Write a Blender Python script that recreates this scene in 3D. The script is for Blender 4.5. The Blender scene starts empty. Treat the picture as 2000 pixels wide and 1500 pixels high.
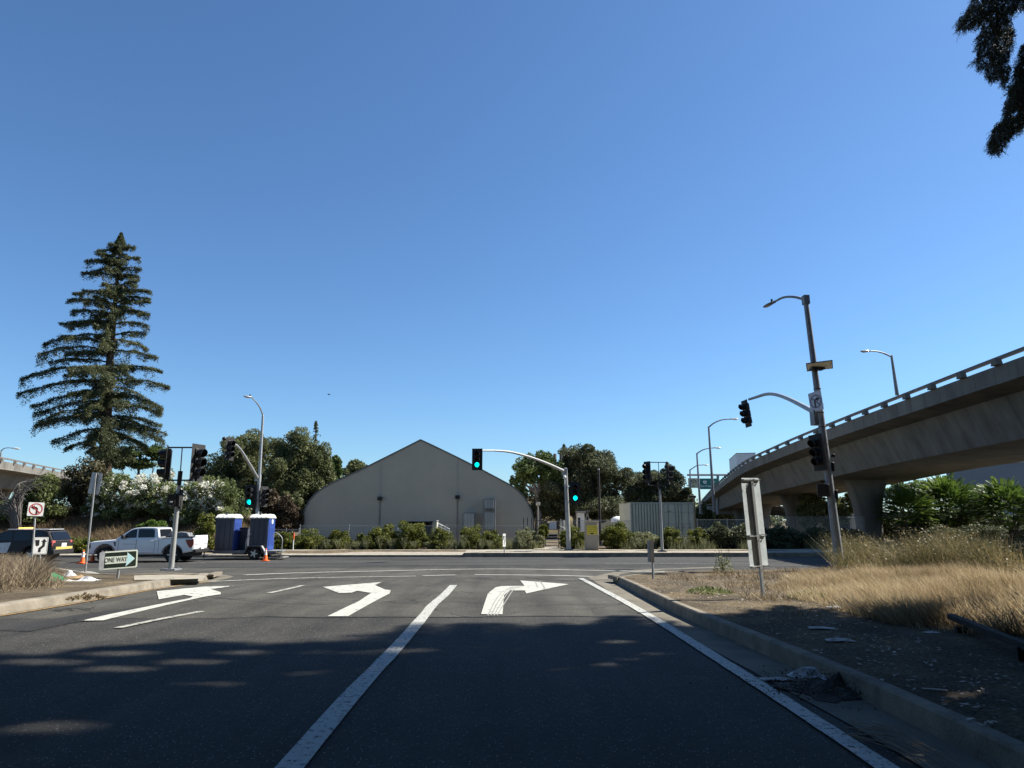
import bpy, bmesh, math, random
import numpy as np
from mathutils import Vector, Matrix, noise as mnoise
from mathutils.geometry import tessellate_polygon
PI = math.pi
S = bpy.context.scene
# ------------------------------------------------------------ camera, sky, sun, exposure
CAMZ = 1.75
TH = math.atan(265/1350)
cd = bpy.data.cameras.new('camera'); cam = bpy.data.objects.new('camera', cd)
S.collection.objects.link(cam); S.camera = cam
cam.location = (0, 0, CAMZ); cam.rotation_euler = (PI/2 + TH, 0, 0)
cd.sensor_width = 36; cd.lens = 36*1350/2000; cd.clip_end = 3000; cd.clip_start = 0.05
SUN = Vector((0.668, 0.205, 0.715)).normalized()
EL = math.asin(SUN.z); AZ = math.atan2(SUN.x, SUN.y)
W = bpy.data.worlds.new('World'); S.world = W; W.use_nodes = True
nt = W.node_tree; bg = nt.nodes['Background']
sky = nt.nodes.new('ShaderNodeTexSky'); sky.sky_type = 'NISHITA'; sky.sun_disc = False
sky.sun_elevation = EL; sky.sun_rotation = AZ
sky.altitude = 0; sky.air_density = 1.0; sky.dust_density = 0.3; sky.ozone_density = 4.0
hs = nt.nodes.new('ShaderNodeHueSaturation'); hs.inputs['Saturation'].default_value = 1.0; hs.inputs['Value'].default_value = 1.0
tint = nt.nodes.new('ShaderNodeMix'); tint.data_type = 'RGBA'; tint.blend_type = 'MULTIPLY'; tint.inputs[0].default_value = 1
tint.inputs[7].default_value = (0.97, 1.26, 1.48, 1)
nt.links.new(sky.outputs[0], hs.inputs['Color']); nt.links.new(hs.outputs[0], tint.inputs[6]); nt.links.new(tint.outputs[2], bg.inputs[0]); bg.inputs[1].default_value = 0.051
sd = bpy.data.lights.new('sun', 'SUN'); so = bpy.data.objects.new('sun', sd); S.collection.objects.link(so)
sd.energy = 5.0; sd.angle = math.radians(0.53); sd.color = (1.0, 0.95, 0.86)
so.rotation_euler = (-SUN).to_track_quat('-Z', 'Y').to_euler()
S.view_settings.view_transform = 'Standard'; S.view_settings.look = 'None'
S.view_settings.gamma = 1; S.view_settings.exposure = 1.05
S.cycles.max_bounces = 6; S.cycles.diffuse_bounces = 3; S.cycles.transparent_max_bounces = 8

# ------------------------------------------------------------ helpers
CT, ST = math.cos(TH), math.sin(TH)
def ray(px, py):
    a, b = (px-1000)/1350, (750-py)/1350
    return Vector((a, CT - b*ST, ST + b*CT))
def at(px, py, Y):
    d = ray(px, py); k = Y/d.y
    return Vector((d.x*k, Y, CAMZ + d.z*k))
def ss(a, b, x):
    t = min(1, max(0, (x-a)/(b-a))); return t*t*(3-2*t)
def zg(y): return -0.6*ss(13, 41, y)
def G(px, py, dz=0.0):
    d = ray(px, py); Y = 20.0
    for _ in range(60):
        z = zg(Y) + dz; Y2 = (z - CAMZ)/d.z*d.y
        Y = Y + 0.6*(Y2-Y)
    k = Y/d.y
    return Vector((d.x*k, Y, CAMZ + d.z*k))
def proj(p):
    dp = p[1]*CT + (p[2]-CAMZ)*ST; up = (p[2]-CAMZ)*CT - p[1]*ST
    return 1000+1350*p[0]/dp, 750-1350*up/dp, dp

def nodes_of(m): m.use_nodes = True; return m.node_tree.nodes, m.node_tree.links, m.node_tree.nodes['Principled BSDF']
MATS = {}
def mat(name, col, rough=0.6, metal=0.0, var=0.12, scale=3.0, bump=0.0, bscale=40.0, spec=0.5, emit=None, es=0, coat=0):
    if name in MATS: return MATS[name]
    m = bpy.data.materials.new(name); N, L, P = nodes_of(m)
    tc = N.new('ShaderNodeTexCoord'); nz = N.new('ShaderNodeTexNoise'); nz.inputs['Scale'].default_value = scale; nz.inputs['Detail'].default_value = 6
    nz.inputs['Roughness'].default_value = 0.65
    L.new(tc.outputs['Object'], nz.inputs['Vector'])
    mx = N.new('ShaderNodeMix'); mx.data_type = 'RGBA'
    mx.inputs[6].default_value = tuple(c*(1-var) for c in col)+(1,); mx.inputs[7].default_value = tuple(min(1, c*(1+var)) for c in col)+(1,)
    mr = N.new('ShaderNodeMapRange'); mr.inputs[1].default_value = 0.3; mr.inputs[2].default_value = 0.7
    L.new(nz.outputs[0], mr.inputs[0]); L.new(mr.outputs[0], mx.inputs[0]); L.new(mx.outputs[2], P.inputs['Base Color'])
    P.inputs['Roughness'].default_value = rough; P.inputs['Metallic'].default_value = metal
    P.inputs['Specular IOR Level'].default_value = spec; P.inputs['Coat Weight'].default_value = coat
    if bump:
        n2 = N.new('ShaderNodeTexNoise'); n2.inputs['Scale'].default_value = bscale; n2.inputs['Detail'].default_value = 4
        L.new(tc.outputs['Object'], n2.inputs['Vector'])
        b = N.new('ShaderNodeBump'); b.inputs['Strength'].default_value = bump; b.inputs['Distance'].default_value = 0.02
        L.new(n2.outputs[0], b.inputs['Height']); L.new(b.outputs[0], P.inputs['Normal'])
    if emit:
        P.inputs['Emission Color'].default_value = emit+(1,); P.inputs['Emission Strength'].default_value = es
    MATS[name] = m; return m
def ramp_node(N, stops):
    r = N.new('ShaderNodeValToRGB'); e = r.color_ramp.elements
    e[0].position, e[0].color = stops[0][0], stops[0][1]+(1,)
    e[1].position, e[1].color = stops[-1][0], stops[-1][1]+(1,)
    for p, c in stops[1:-1]:
        x = e.new(p); x.color = c+(1,)
    return r
def leafmat(name, cols, trans=0.25, rough=0.55, scale=0.6, var=0.5):
    if name in MATS: return MATS[name]
    m = bpy.data.materials.new(name); N, L, P = nodes_of(m)
    g = N.new('ShaderNodeNewGeometry'); tc = N.new('ShaderNodeTexCoord'); nz = N.new('ShaderNodeTexNoise')
    nz.inputs['Scale'].default_value = scale; nz.inputs['Detail'].default_value = 3; L.new(tc.outputs['Object'], nz.inputs['Vector'])
    a = N.new('ShaderNodeMath'); a.operation = 'MULTIPLY_ADD'; a.inputs[1].default_value = var; L.new(g.outputs['Random Per Island'], a.inputs[0])
    s2 = N.new('ShaderNodeMath'); s2.operation = 'MULTIPLY_ADD'; s2.inputs[1].default_value = 1.3; s2.inputs[2].default_value = -0.4
    L.new(nz.outputs[0], s2.inputs[0]); L.new(s2.outputs[0], a.inputs[2])
    n = len(cols); r = ramp_node(N, [(i/(n-1), c) for i, c in enumerate(cols)])
    L.new(a.outputs[0], r.inputs[0]); L.new(r.outputs[0], P.inputs['Base Color'])
    P.inputs['Roughness'].default_value = rough; P.inputs['Specular IOR Level'].default_value = 0.3
    t = N.new('ShaderNodeBsdfTranslucent'); L.new(r.outputs[0], t.inputs[0])
    ms = N.new('ShaderNodeMixShader'); ms.inputs[0].default_value = trans
    L.new(P.outputs[0], ms.inputs[1]); L.new(t.outputs[0], ms.inputs[2]); L.new(ms.outputs[0], N['Material Output'].inputs[0])
    MATS[name] = m; return m

def link(o): S.collection.objects.link(o); return o
def tag(o, label=None, cat=None, group=None, kind=None):
    if label: o['label'] = label
    if cat: o['category'] = cat
    if group: o['group'] = group
    if kind: o['kind'] = kind
    return o
def thing(name, label, cat, loc=(0, 0, 0), rz=0.0, group=None):
    o = bpy.data.objects.new(name, None); link(o); o.location = loc; o.rotation_euler = (0, 0, rz); o.empty_display_size = 0.2
    return tag(o, label, cat, group)
def copy_tree(o, parent=None):
    c = o.copy(); link(c); c.parent = parent
    for ch in list(o.children): copy_tree(ch, c)
    return c

class MB:
    def __init__(s): s.v = []; s.f = []
    def add(s, vs, fs):
        o = len(s.v); s.v += [tuple(v) for v in vs]; s.f += [tuple(i+o for i in f) for f in fs]; return s
    def box(s, c, d, R=None):
        c = Vector(c); hx, hy, hz = d[0]/2, d[1]/2, d[2]/2
        vs = [Vector((x*hx, y*hy, z*hz)) for x in (-1, 1) for y in (-1, 1) for z in (-1, 1)]
        if R is not None: vs = [R @ v for v in vs]
        return s.add([v+c for v in vs], [(0, 1, 3, 2), (4, 6, 7, 5), (0, 4, 5, 1), (2, 3, 7, 6), (0, 2, 6, 4), (1, 5, 7, 3)])
    def tube(s, pts, r, n=12, cap=True, sx=1.0):
        pts = [Vector(p) for p in pts]; m = len(pts)
        rs = r if isinstance(r, (list, tuple)) else [r]*m
        vs = []; fs = []; ref = None
        for i, p in enumerate(pts):
            t = (pts[min(i+1, m-1)] - pts[max(i-1, 0)]).normalized()
            if ref is None:
                ref = Vector((1, 0, 0)) if abs(t.x) < 0.8 else Vector((0, 1, 0))
            u = (ref - t*ref.dot(t)).normalized(); w = t.cross(u); ref = u
            for k in range(n):
                a = 2*PI*k/n; vs.append(p + u*math.cos(a)*rs[i]*sx + w*math.sin(a)*rs[i])
        for i in range(m-1):
            for k in range(n):
                a, b = i*n+k, i*n+(k+1) % n; fs.append((a, b, b+n, a+n))
        if cap: fs.append(tuple(range(n))[::-1]); fs.append(tuple((m-1)*n+k for k in range(n)))
        return s.add(vs, fs)
    def poly(s, pts3):        # flat or gently curved polygon
        pts3 = [Vector(p) for p in pts3]
        tr = tessellate_polygon([pts3]); return s.add(pts3, [tuple(t) for t in tr])
    def prism(s, prof, y0, y1, axis='y'):   # profile in (a,b) extruded along axis
        def P(a, b, t): return {'y': (a, t, b), 'x': (t, a, b), 'z': (a, b, t)}[axis]
        n = len(prof); vs = [P(a, b, y0) for a, b in prof] + [P(a, b, y1) for a, b in prof]
        tr = [tuple(t) for t in tessellate_polygon([[Vector((a, b, 0)) for a, b in prof]])]
        fs = tr + [tuple(i+n for i in t)[::-1] for t in tr] + [(i, (i+1) % n, (i+1) % n+n, i+n) for i in range(n)]
        return s.add(vs, fs)
    def ell(s, c, r, nu=14, nv=8, R=None):
        vs = []; fs = []
        for j in range(nv+1):
            ph = PI*j/nv
            for i in range(nu):
                a = 2*PI*i/nu; v = Vector((r[0]*math.sin(ph)*math.cos(a), r[1]*math.sin(ph)*math.sin(a), r[2]*math.cos(ph)))
                if R is not None: v = R @ v
                vs.append(v+Vector(c))
        for j in range(nv):
            for i in range(nu):
                a, b = j*nu+i, j*nu+(i+1) % nu; fs.append((a, b, b+nu, a+nu))
        return s.add(vs, fs)
    def xf(s, M, start=0):
        for i in range(start, len(s.v)): s.v[i] = tuple(M @ Vector(s.v[i]))
        return s
    def build(s, name, m, parent=None, bevel=0, smooth=True, label=None, loc=None, fix=True):
        me = bpy.data.meshes.new(name); me.from_pydata(s.v, [], s.f)
        if fix:
            b = bmesh.new(); b.from_mesh(me); bmesh.ops.recalc_face_normals(b, faces=b.faces); b.to_mesh(me); b.free()
        if smooth:
            me.polygons.foreach_set('use_smooth', [True]*len(me.polygons)); me.set_sharp_from_angle(angle=math.radians(38))
        o = bpy.data.objects.new(name, me); link(o); me.materials.append(m); o.parent = parent
        if loc is not None: o.location = loc
        if bevel:
            bv = o.modifiers.new('b', 'BEVEL'); bv.width = bevel; bv.segments = 2; bv.limit_method = 'ANGLE'
        if label: o['label'] = label
        return o
def inset(prof, d):
    n = len(prof); out = []
    A = sum(prof[i][0]*prof[(i+1) % n][1]-prof[(i+1) % n][0]*prof[i][1] for i in range(n)); sg = 1 if A > 0 else -1
    for i in range(n):
        p0, p1, p2 = [Vector(prof[(i+k-1) % n]).to_2d() for k in range(3)]
        a = (p1-p0); b = (p2-p1)
        if a.length < 1e-6: a = b
        if b.length < 1e-6: b = a
        a.normalize(); b.normalize()
        n1 = Vector((-a.y, a.x))*sg; n2 = Vector((-b.y, b.x))*sg
        m = n1+n2
        if m.length < 0.2: m = n1
        m.normalize(); k = d/max(0.5, m.dot(n1)); q = p1+m*k; out.append((q.x, q.y))
    return out
def slab(mb, prof, w, c, tum=0.0, zmid=0.0):   # car-like side profile (x,z) across y, with rounded edges
    n = len(prof); pi = inset(prof, c)
    rings = [(-w, pi), (-w+c, prof), (w-c, prof), (w, pi)]
    vs = []
    for y, pr in rings:
        for x, z in pr: vs.append((x, y*(1-tum*max(0, z-zmid)), z))
    tr = [tuple(t) for t in tessellate_polygon([[Vector((a, b, 0)) for a, b in pi]])]
    fs = tr + [tuple(i+3*n for i in t)[::-1] for t in tr]
    for k in range(3): fs += [(k*n+i, k*n+(i+1) % n, (k+1)*n+(i+1) % n, (k+1)*n+i) for i in range(n)]
    mb.add(vs, fs); return mb
def arc(cx, cz, r, a0, a1, n=9): return [(cx+r*math.cos(math.radians(a0+(a1-a0)*i/(n-1))), cz+r*math.sin(math.radians(a0+(a1-a0)*i/(n-1)))) for i in range(n)]
def spline(pts, n=8):
    pts = [Vector(p) for p in pts]; out = []
    for i in range(len(pts)-1):
        p0, p1, p2, p3 = pts[max(i-1, 0)], pts[i], pts[i+1], pts[min(i+2, len(pts)-1)]
        for k in range(n):
            t = k/n; out.append(0.5*((2*p1)+(p2-p0)*t+(2*p0-5*p1+4*p2-p3)*t*t+(3*p1-p0-3*p2+p3)*t**3))
    out.append(pts[-1]); return out
def text(body, size, m, parent, M, name='lettering', ext=0.002, sx=1.0, align='CENTER'):
    c = bpy.data.curves.new(name, 'FONT'); c.body = body; c.size = size; c.extrude = ext; c.align_x = align; c.align_y = 'CENTER'
    o = bpy.data.objects.new(name, c); link(o); c.materials.append(m); o.parent = parent
    me = bpy.data.meshes.new_from_object(o); bpy.data.objects.remove(o); me.transform(M @ Matrix.Diagonal((sx, 1, 1, 1)))
    o = bpy.data.objects.new(name, me); link(o); o.parent = parent; return o
def face_m(loc, ang=0.0, tilt=0.0):   # local XY plane -> vertical plate whose front faces -Y rotated by ang
    return Matrix.Translation(loc) @ Matrix.Rotation(ang, 4, 'Z') @ Matrix.Rotation(PI/2, 4, 'X') @ Matrix.Rotation(tilt, 4, 'Z')

# numpy leaves
def quads(name, P, U, V, m, parent=None, tip=0.0):
    n = len(P); vs = np.empty((n, 4, 3), dtype=np.float32)
    vs[:, 0] = P-U; vs[:, 1] = P-V+U*tip; vs[:, 2] = P+U; vs[:, 3] = P+V+U*tip
    me = bpy.data.meshes.new(name); me.vertices.add(n*4); me.vertices.foreach_set('co', vs.ravel())
    me.loops.add(n*4); me.loops.foreach_set('vertex_index', np.arange(n*4, dtype=np.int32))
    me.polygons.add(n); me.polygons.foreach_set('loop_start', np.arange(n, dtype=np.int32)*4); me.polygons.foreach_set('loop_total', np.full(n, 4, dtype=np.int32))
    me.update(); me.materials.append(m); o = bpy.data.objects.new(name, me); link(o); o.parent = parent; return o
def rdir(rng, n):
    v = rng.normal(size=(n, 3)); return v/np.linalg.norm(v, axis=1, keepdims=True)
def leaves(name, P, size, m, parent, rng, asp=0.5, flat=0.0, droop=0.0):
    n = len(P); u = rdir(rng, n); u[:, 2] = u[:, 2]*(1-flat)-droop; u /= np.linalg.norm(u, axis=1, keepdims=True)
    w = rdir(rng, n); v = np.cross(u, w); v /= np.linalg.norm(v, axis=1, keepdims=True)+1e-9
    s = (size*(0.6+0.8*rng.random(n)))[:, None]
    return quads(name, P, u*s*0.5, v*s*0.5*asp, m, parent)
def lobes_pts(lobes, n, rng, nsub=16, sub=0.34, zmin=None):
    lob = np.array(lobes, float); wt = (lob[:, 3]*lob[:, 5]); wt /= wt.sum(); out = []
    for l, w in zip(lob, wt):
        k = int(n*w); ns = int(nsub*max(0.6, l[3]/np.mean(lob[:, 3])))
        d = rdir(rng, ns); r = 0.55+0.4*rng.random(ns)
        cen = l[:3]+d*l[3:6]*r[:, None]; srad = sub*(0.6+0.8*rng.random(ns))
        idx = rng.integers(0, ns, k); dd = rdir(rng, k); dd[:, 2] = np.where(dd[:, 2] < 0, dd[:, 2]*0.7, dd[:, 2])
        rr = (0.55+0.5*rng.random(k)**0.7)
        out.append(cen[idx]+dd*l[3:6]*srad[idx][:, None]*rr[:, None])
        k2 = int(k*0.25); d2 = rdir(rng, k2); out.append(l[:3]+d2*l[3:6]*(0.3+0.5*rng.random(k2))[:, None])
    P = np.concatenate(out)
    if zmin is not None: P = P[P[:, 2] > zmin]
    return P
def grass(name, X, Y, Z, h, w, lean, m, rng, jitter=0.3, parent=None):
    n = len(X); a = rng.random(n)*PI; P0 = np.stack([X, Y, Z], 1)
    sd = np.stack([np.cos(a)*w*0.5, np.sin(a)*w*0.5, np.zeros(n)], 1)
    tip = np.stack([lean[0]*h+np.clip(rng.normal(size=n), -1.7, 1.7)*jitter*h, lean[1]*h+np.clip(rng.normal(size=n), -1.7, 1.7)*jitter*h, h], 1)
    vs = np.empty((n, 4, 3), dtype=np.float32)
    mid = tip*0.5
    vs[:, 0] = P0-sd; vs[:, 1] = P0+sd; vs[:, 2] = P0+tip; vs[:, 3] = P0+mid-sd*0.8
    me = bpy.data.meshes.new(name); me.vertices.add(n*4); me.vertices.foreach_set('co', vs.ravel())
    me.loops.add(n*4); me.loops.foreach_set('vertex_index', np.arange(n*4, dtype=np.int32))
    me.polygons.add(n); me.polygons.foreach_set('loop_start', np.arange(n, dtype=np.int32)*4); me.polygons.foreach_set('loop_total', np.full(n, 4, dtype=np.int32))
    me.update(); me.materials.append(m); o = bpy.data.objects.new(name, me); link(o); o.parent = parent; return o
# ------------------------------------------------------------ ground, roads
def asphalt(name, base, spk, spkamt, patch=0.25, streak=0.0, crack=0.0035):
    m = bpy.data.materials.new(name); N, L, P = nodes_of(m); tc = N.new('ShaderNodeTexCoord')
    n1 = N.new('ShaderNodeTexNoise'); n1.inputs['Scale'].default_value = 0.35; n1.inputs['Detail'].default_value = 8; n1.inputs['Roughness'].default_value = 0.7
    mp = N.new('ShaderNodeMapping'); mp.inputs['Scale'].default_value = (0.25 if streak else 1, 1.3 if streak else 1, 1); L.new(tc.outputs['Object'], mp.inputs[0]); L.new(mp.outputs[0], n1.inputs['Vector'])
    r1 = ramp_node(N, [(0.35, tuple(c*(1-patch) for c in base)), (0.65, tuple(c*(1+patch) for c in base))]); L.new(n1.outputs[0], r1.inputs[0])
    n2 = N.new('ShaderNodeTexNoise'); n2.inputs['Scale'].default_value = 28; n2.inputs['Detail'].default_value = 5; n2.inputs['Roughness'].default_value = 0.8; L.new(tc.outputs['Object'], n2.inputs['Vector'])
    r2 = ramp_node(N, [(0.36, (0.6,)*3), (0.64, (1.4,)*3)]); L.new(n2.outputs[0], r2.inputs[0])
    mu = N.new('ShaderNodeMix'); mu.data_type = 'RGBA'; mu.blend_type = 'MULTIPLY'; mu.inputs[0].default_value = 1
    L.new(r1.outputs[0], mu.inputs[6]); L.new(r2.outputs[0], mu.inputs[7])
    n5 = N.new('ShaderNodeTexNoise'); n5.inputs['Scale'].default_value = 1.0; n5.inputs['Detail'].default_value = 5; mp5 = N.new('ShaderNodeMapping'); mp5.inputs['Scale'].default_value = (0.10, 1.7, 1) if streak else (1.7, 0.10, 1)
    L.new(tc.outputs['Object'], mp5.inputs[0]); L.new(mp5.outputs[0], n5.inputs['Vector']); r5 = ramp_node(N, [(0.36, (0.76,)*3), (0.5, (1.0,)*3), (0.66, (1.2, 1.19, 1.15))]); L.new(n5.outputs[0], r5.inputs[0])
    mu5 = N.new('ShaderNodeMix'); mu5.data_type = 'RGBA'; mu5.blend_type = 'MULTIPLY'; mu5.inputs[0].default_value = 1; L.new(mu.outputs[2], mu5.inputs[6]); L.new(r5.outputs[0], mu5.inputs[7]); mu = mu5
    v = N.new('ShaderNodeTexVoronoi'); v.inputs['Scale'].default_value = 45; L.new(tc.outputs['Object'], v.inputs['Vector'])
    lt = N.new('ShaderNodeMath'); lt.operation = 'LESS_THAN'; lt.inputs[1].default_value = 0.25; L.new(v.outputs['Distance'], lt.inputs[0])
    sc = N.new('ShaderNodeSeparateColor'); L.new(v.outputs['Color'], sc.inputs[0])
    gt = N.new('ShaderNodeMath'); gt.operation = 'GREATER_THAN'; gt.inputs[1].default_value = 1-spkamt; L.new(sc.outputs[0], gt.inputs[0])
    mm = N.new('ShaderNodeMath'); mm.operation = 'MULTIPLY'; L.new(lt.outputs[0], mm.inputs[0]); L.new(gt.outputs[0], mm.inputs[1])
    mx = N.new('ShaderNodeMix'); mx.data_type = 'RGBA'; L.new(mm.outputs[0], mx.inputs[0]); L.new(mu.outputs[2], mx.inputs[6]); mx.inputs[7].default_value = spk+(1,)
    # cracks
    v2 = N.new('ShaderNodeTexVoronoi'); v2.feature = 'DISTANCE_TO_EDGE'; v2.inputs['Scale'].default_value = 0.22
    n3 = N.new('ShaderNodeTexNoise'); n3.inputs['Scale'].default_value = 1.1; n3.inputs['Detail'].default_value = 5
    L.new(tc.outputs['Object'], n3.inputs['Vector']); va = N.new('ShaderNodeMix'); va.data_type = 'RGBA'; va.blend_type = 'ADD'; va.inputs[0].default_value = 1.6
    L.new(tc.outputs['Object'], va.inputs[6]); L.new(n3.outputs['Color'], va.inputs[7]); L.new(va.outputs[2], v2.inputs['Vector'])
    cr = N.new('ShaderNodeMath'); cr.operation = 'LESS_THAN'; cr.inputs[1].default_value = crack; L.new(v2.outputs['Distance'], cr.inputs[0])
    mx2 = N.new('ShaderNodeMix'); mx2.data_type = 'RGBA'; L.new(cr.outputs[0], mx2.inputs[0]); L.new(mx.outputs[2], mx2.inputs[6]); mx2.inputs[7].default_value = tuple(c*0.45 for c in base)+(1,)
    L.new(mx2.outputs[2], P.inputs['Base Color']); P.inputs['Roughness'].default_value = 0.85; P.inputs['Specular IOR Level'].default_value = 0.25
    b = N.new('ShaderNodeBump'); b.inputs['Strength'].default_value = 0.6; b.inputs['Distance'].default_value = 0.01; L.new(n2.outputs[0], b.inputs['Height']); L.new(b.outputs[0], P.inputs['Normal'])
    return m
M_near = asphalt('asphalt_near', (0.037, 0.0355, 0.0315), (0.36, 0.35, 0.31), 0.14, 0.26, crack=0.0)
M_old = asphalt('asphalt_worn', (0.056, 0.053, 0.044), (0.24, 0.23, 0.185), 0.30, 0.34)
M_cross = asphalt('asphalt_cross', (0.044, 0.043, 0.040), (0.2, 0.2, 0.18), 0.2, 0.38, streak=1)
def dirtmat():
    m = bpy.data.materials.new('dry_dirt'); N, L, P = nodes_of(m); tc = N.new('ShaderNodeTexCoord')
    n1 = N.new('ShaderNodeTexNoise'); n1.inputs['Scale'].default_value = 0.8; n1.inputs['Detail'].default_value = 8; n1.inputs['Roughness'].default_value = 0.7; L.new(tc.outputs['Object'], n1.inputs['Vector'])
    r = ramp_node(N, [(0.32, (0.06, 0.048, 0.035)), (0.5, (0.105, 0.085, 0.058)), (0.68, (0.19, 0.145, 0.085))]); L.new(n1.outputs[0], r.inputs[0])
    n2 = N.new('ShaderNodeTexNoise'); n2.inputs['Scale'].default_value = 22; n2.inputs['Detail'].default_value = 6; n2.inputs['Roughness'].default_value = 0.85; L.new(tc.outputs['Object'], n2.inputs['Vector'])
    r2 = ramp_node(N, [(0.38, (0.45,)*3), (0.62, (1.55,)*3)]); L.new(n2.outputs[0], r2.inputs[0])
    mu = N.new('ShaderNodeMix'); mu.data_type = 'RGBA'; mu.blend_type = 'MULTIPLY'; mu.inputs[0].default_value = 1; L.new(r.outputs[0], mu.inputs[6]); L.new(r2.outputs[0], mu.inputs[7])
    L.new(mu.outputs[2], P.inputs['Base Color']); P.inputs['Roughness'].default_value = 0.95; P.inputs['Specular IOR Level'].default_value = 0.1
    b = N.new('ShaderNodeBump'); b.inputs['Strength'].default_value = 0.8; b.inputs['Distance'].default_value = 0.03; L.new(n2.outputs[0], b.inputs['Height']); L.new(b.outputs[0], P.inputs['Normal'])
    return m
M_dirt = dirtmat()
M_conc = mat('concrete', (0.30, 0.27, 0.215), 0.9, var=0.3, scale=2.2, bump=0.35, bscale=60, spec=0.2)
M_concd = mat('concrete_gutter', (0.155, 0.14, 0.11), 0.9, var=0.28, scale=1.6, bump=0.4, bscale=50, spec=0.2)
M_kerb = mat('concrete_kerb', (0.21, 0.185, 0.145), 0.9, var=0.35, scale=2.6, bump=0.5, bscale=40, spec=0.2)

KERB = [(-80, 44.6, 0.13), (-3.15, 45.6, 0.13), (-3.1, 45.6, 0.26), (19, 45.9, 0.26), (26, 49, 0.24), (31, 52.5, 0.22), (80, 54, 0.2)]
def kerbY(x):
    for a, b in zip(KERB, KERB[1:]):
        if x <= b[0]: return a[1]+(b[1]-a[1])*max(0, (x-a[0]))/(b[0]-a[0])
    return KERB[-1][1]
def bank(x, y):
    return 2.6*ss(48.6, 57, y)*ss(-18, -24, x)
def hg(x, y):
    if y < kerbY(x)+1.5: return zg(y)-0.05
    return -0.31 + bank(x, y) + 0.04*mnoise.noise(Vector((x*0.3, y*0.3, 0)))
xs = [-900, -500, -300, -200, -150, -120, -100] + list(np.arange(-90, 91, 2.0)) + [100, 120, 150, 200, 300, 500, 900]
ys = [-300, -100, -40] + list(np.arange(-20, 90, 1.0)) + [92, 96, 100, 110, 130, 160, 200, 300, 500, 900, 1800]
mb = MB(); mb.v = [(x, y, hg(x, y)) for y in ys for x in xs]; nx = len(xs)
mb.f = [(j*nx+i, j*nx+i+1, (j+1)*nx+i+1, (j+1)*nx+i) for j in range(len(ys)-1) for i in range(nx-1)]
tag(mb.build('ground', M_dirt), kind='structure')

def sheet(name, xl, xr, y0, y1, m, dz, step=1.0):     # strip following the road's fall
    mb = MB(); n = int((y1-y0)/step)+1
    Y = [y0+(y1-y0)*i/n for i in range(n+1)]
    X = [xl+(xr-xl)*i/12 for i in range(13)]
    mb.v = [(x, y, zg(y)+dz) for y in Y for x in X]
    mb.f = [(j*13+i, j*13+i+1, (j+1)*13+i+1, (j+1)*13+i) for j in range(n) for i in range(12)]
    return tag(mb.build(name, m), kind='structure')
sheet('road', -90, 90, -25, 56, M_near, -0.012)
def gpoly(name, px, m, dz, dens=None, world=None, kind='structure', parent=None):
    """polygon laid on the road surface, cut into strips so that it follows the fall"""
    pts = world if world else [G(x, y) for x, y in px]
    b = bmesh.new(); vs = [b.verts.new((p[0], p[1], 0)) for p in pts]; f = b.faces.new(vs); bmesh.ops.triangulate(b, faces=[f])
    lo = min(p[1] for p in pts); hi = max(p[1] for p in pts)
    y = math.floor(max(lo, 12))+1
    while y < min(hi, 42):
        bmesh.ops.bisect_plane(b, geom=b.verts[:]+b.edges[:]+b.faces[:], plane_co=(0, y, 0), plane_no=(0, 1, 0)); y += 1.0
    for v in b.verts: v.co.z = zg(v.co.y)+dz
    bmesh.ops.recalc_face_normals(b, faces=b.faces)
    me = bpy.data.meshes.new(name); b.to_mesh(me); b.free()
    for p in me.polygons:
        if p.normal.z < 0: p.flip()
    o = bpy.data.objects.new(name, me); link(o); me.materials.append(m); o.parent = parent
    if kind: o['kind'] = kind
    return o
# worn intersection apron and the darker crossing street
gpoly('road_apron', [(-700, 1212), (150, 1207), (420, 1207), (520, 1203), (640, 1206), (760, 1204), (880, 1205), (1060, 1202), (1330, 1204), (1330, 1110), (-700, 1108)], M_old, -0.008)
gpoly('cross_street', None, M_cross, -0.004, world=[(-88, 34.5), (-13, 35.2), (-6, 36.2), (2, 37), (10, 36.4), (18, 34.8), (88, 34), (88, 55.5), (31, 54.5), (26, 51), (19, 47.5), (-88, 46)])

# sidewalk and kerb on the far side
mb = MB(); kb = MB()
pl = []
for a, b in zip(KERB, KERB[1:]):
    n = max(1, int((b[0]-a[0])/2.0))
    for i in range(n): pl.append([a[k]+(b[k]-a[k])*i/n for k in range(3)])
pl.append(list(KERB[-1]))
for i, (x, y, h) in enumerate(pl):
    f = -0.6
    kb.v += [(x, y-0.02, f-0.1), (x, y, f+h), (x, y+0.17, f+h)]
    mb.v += [(x, y+0.175, f+h-0.004), (x, y+3.9, -0.29)]
for i in range(len(pl)-1):
    kb.f += [(3*i, 3*i+3, 3*i+4, 3*i+1), (3*i+1, 3*i+4, 3*i+5, 3*i+2)]; mb.f += [(2*i, 2*i+2, 2*i+3, 2*i+1)]
tag(kb.build('sidewalk_kerb', M_kerb, smooth=False), kind='structure')
tag(mb.build('sidewalk', M_conc, smooth=False), kind='structure')

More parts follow.
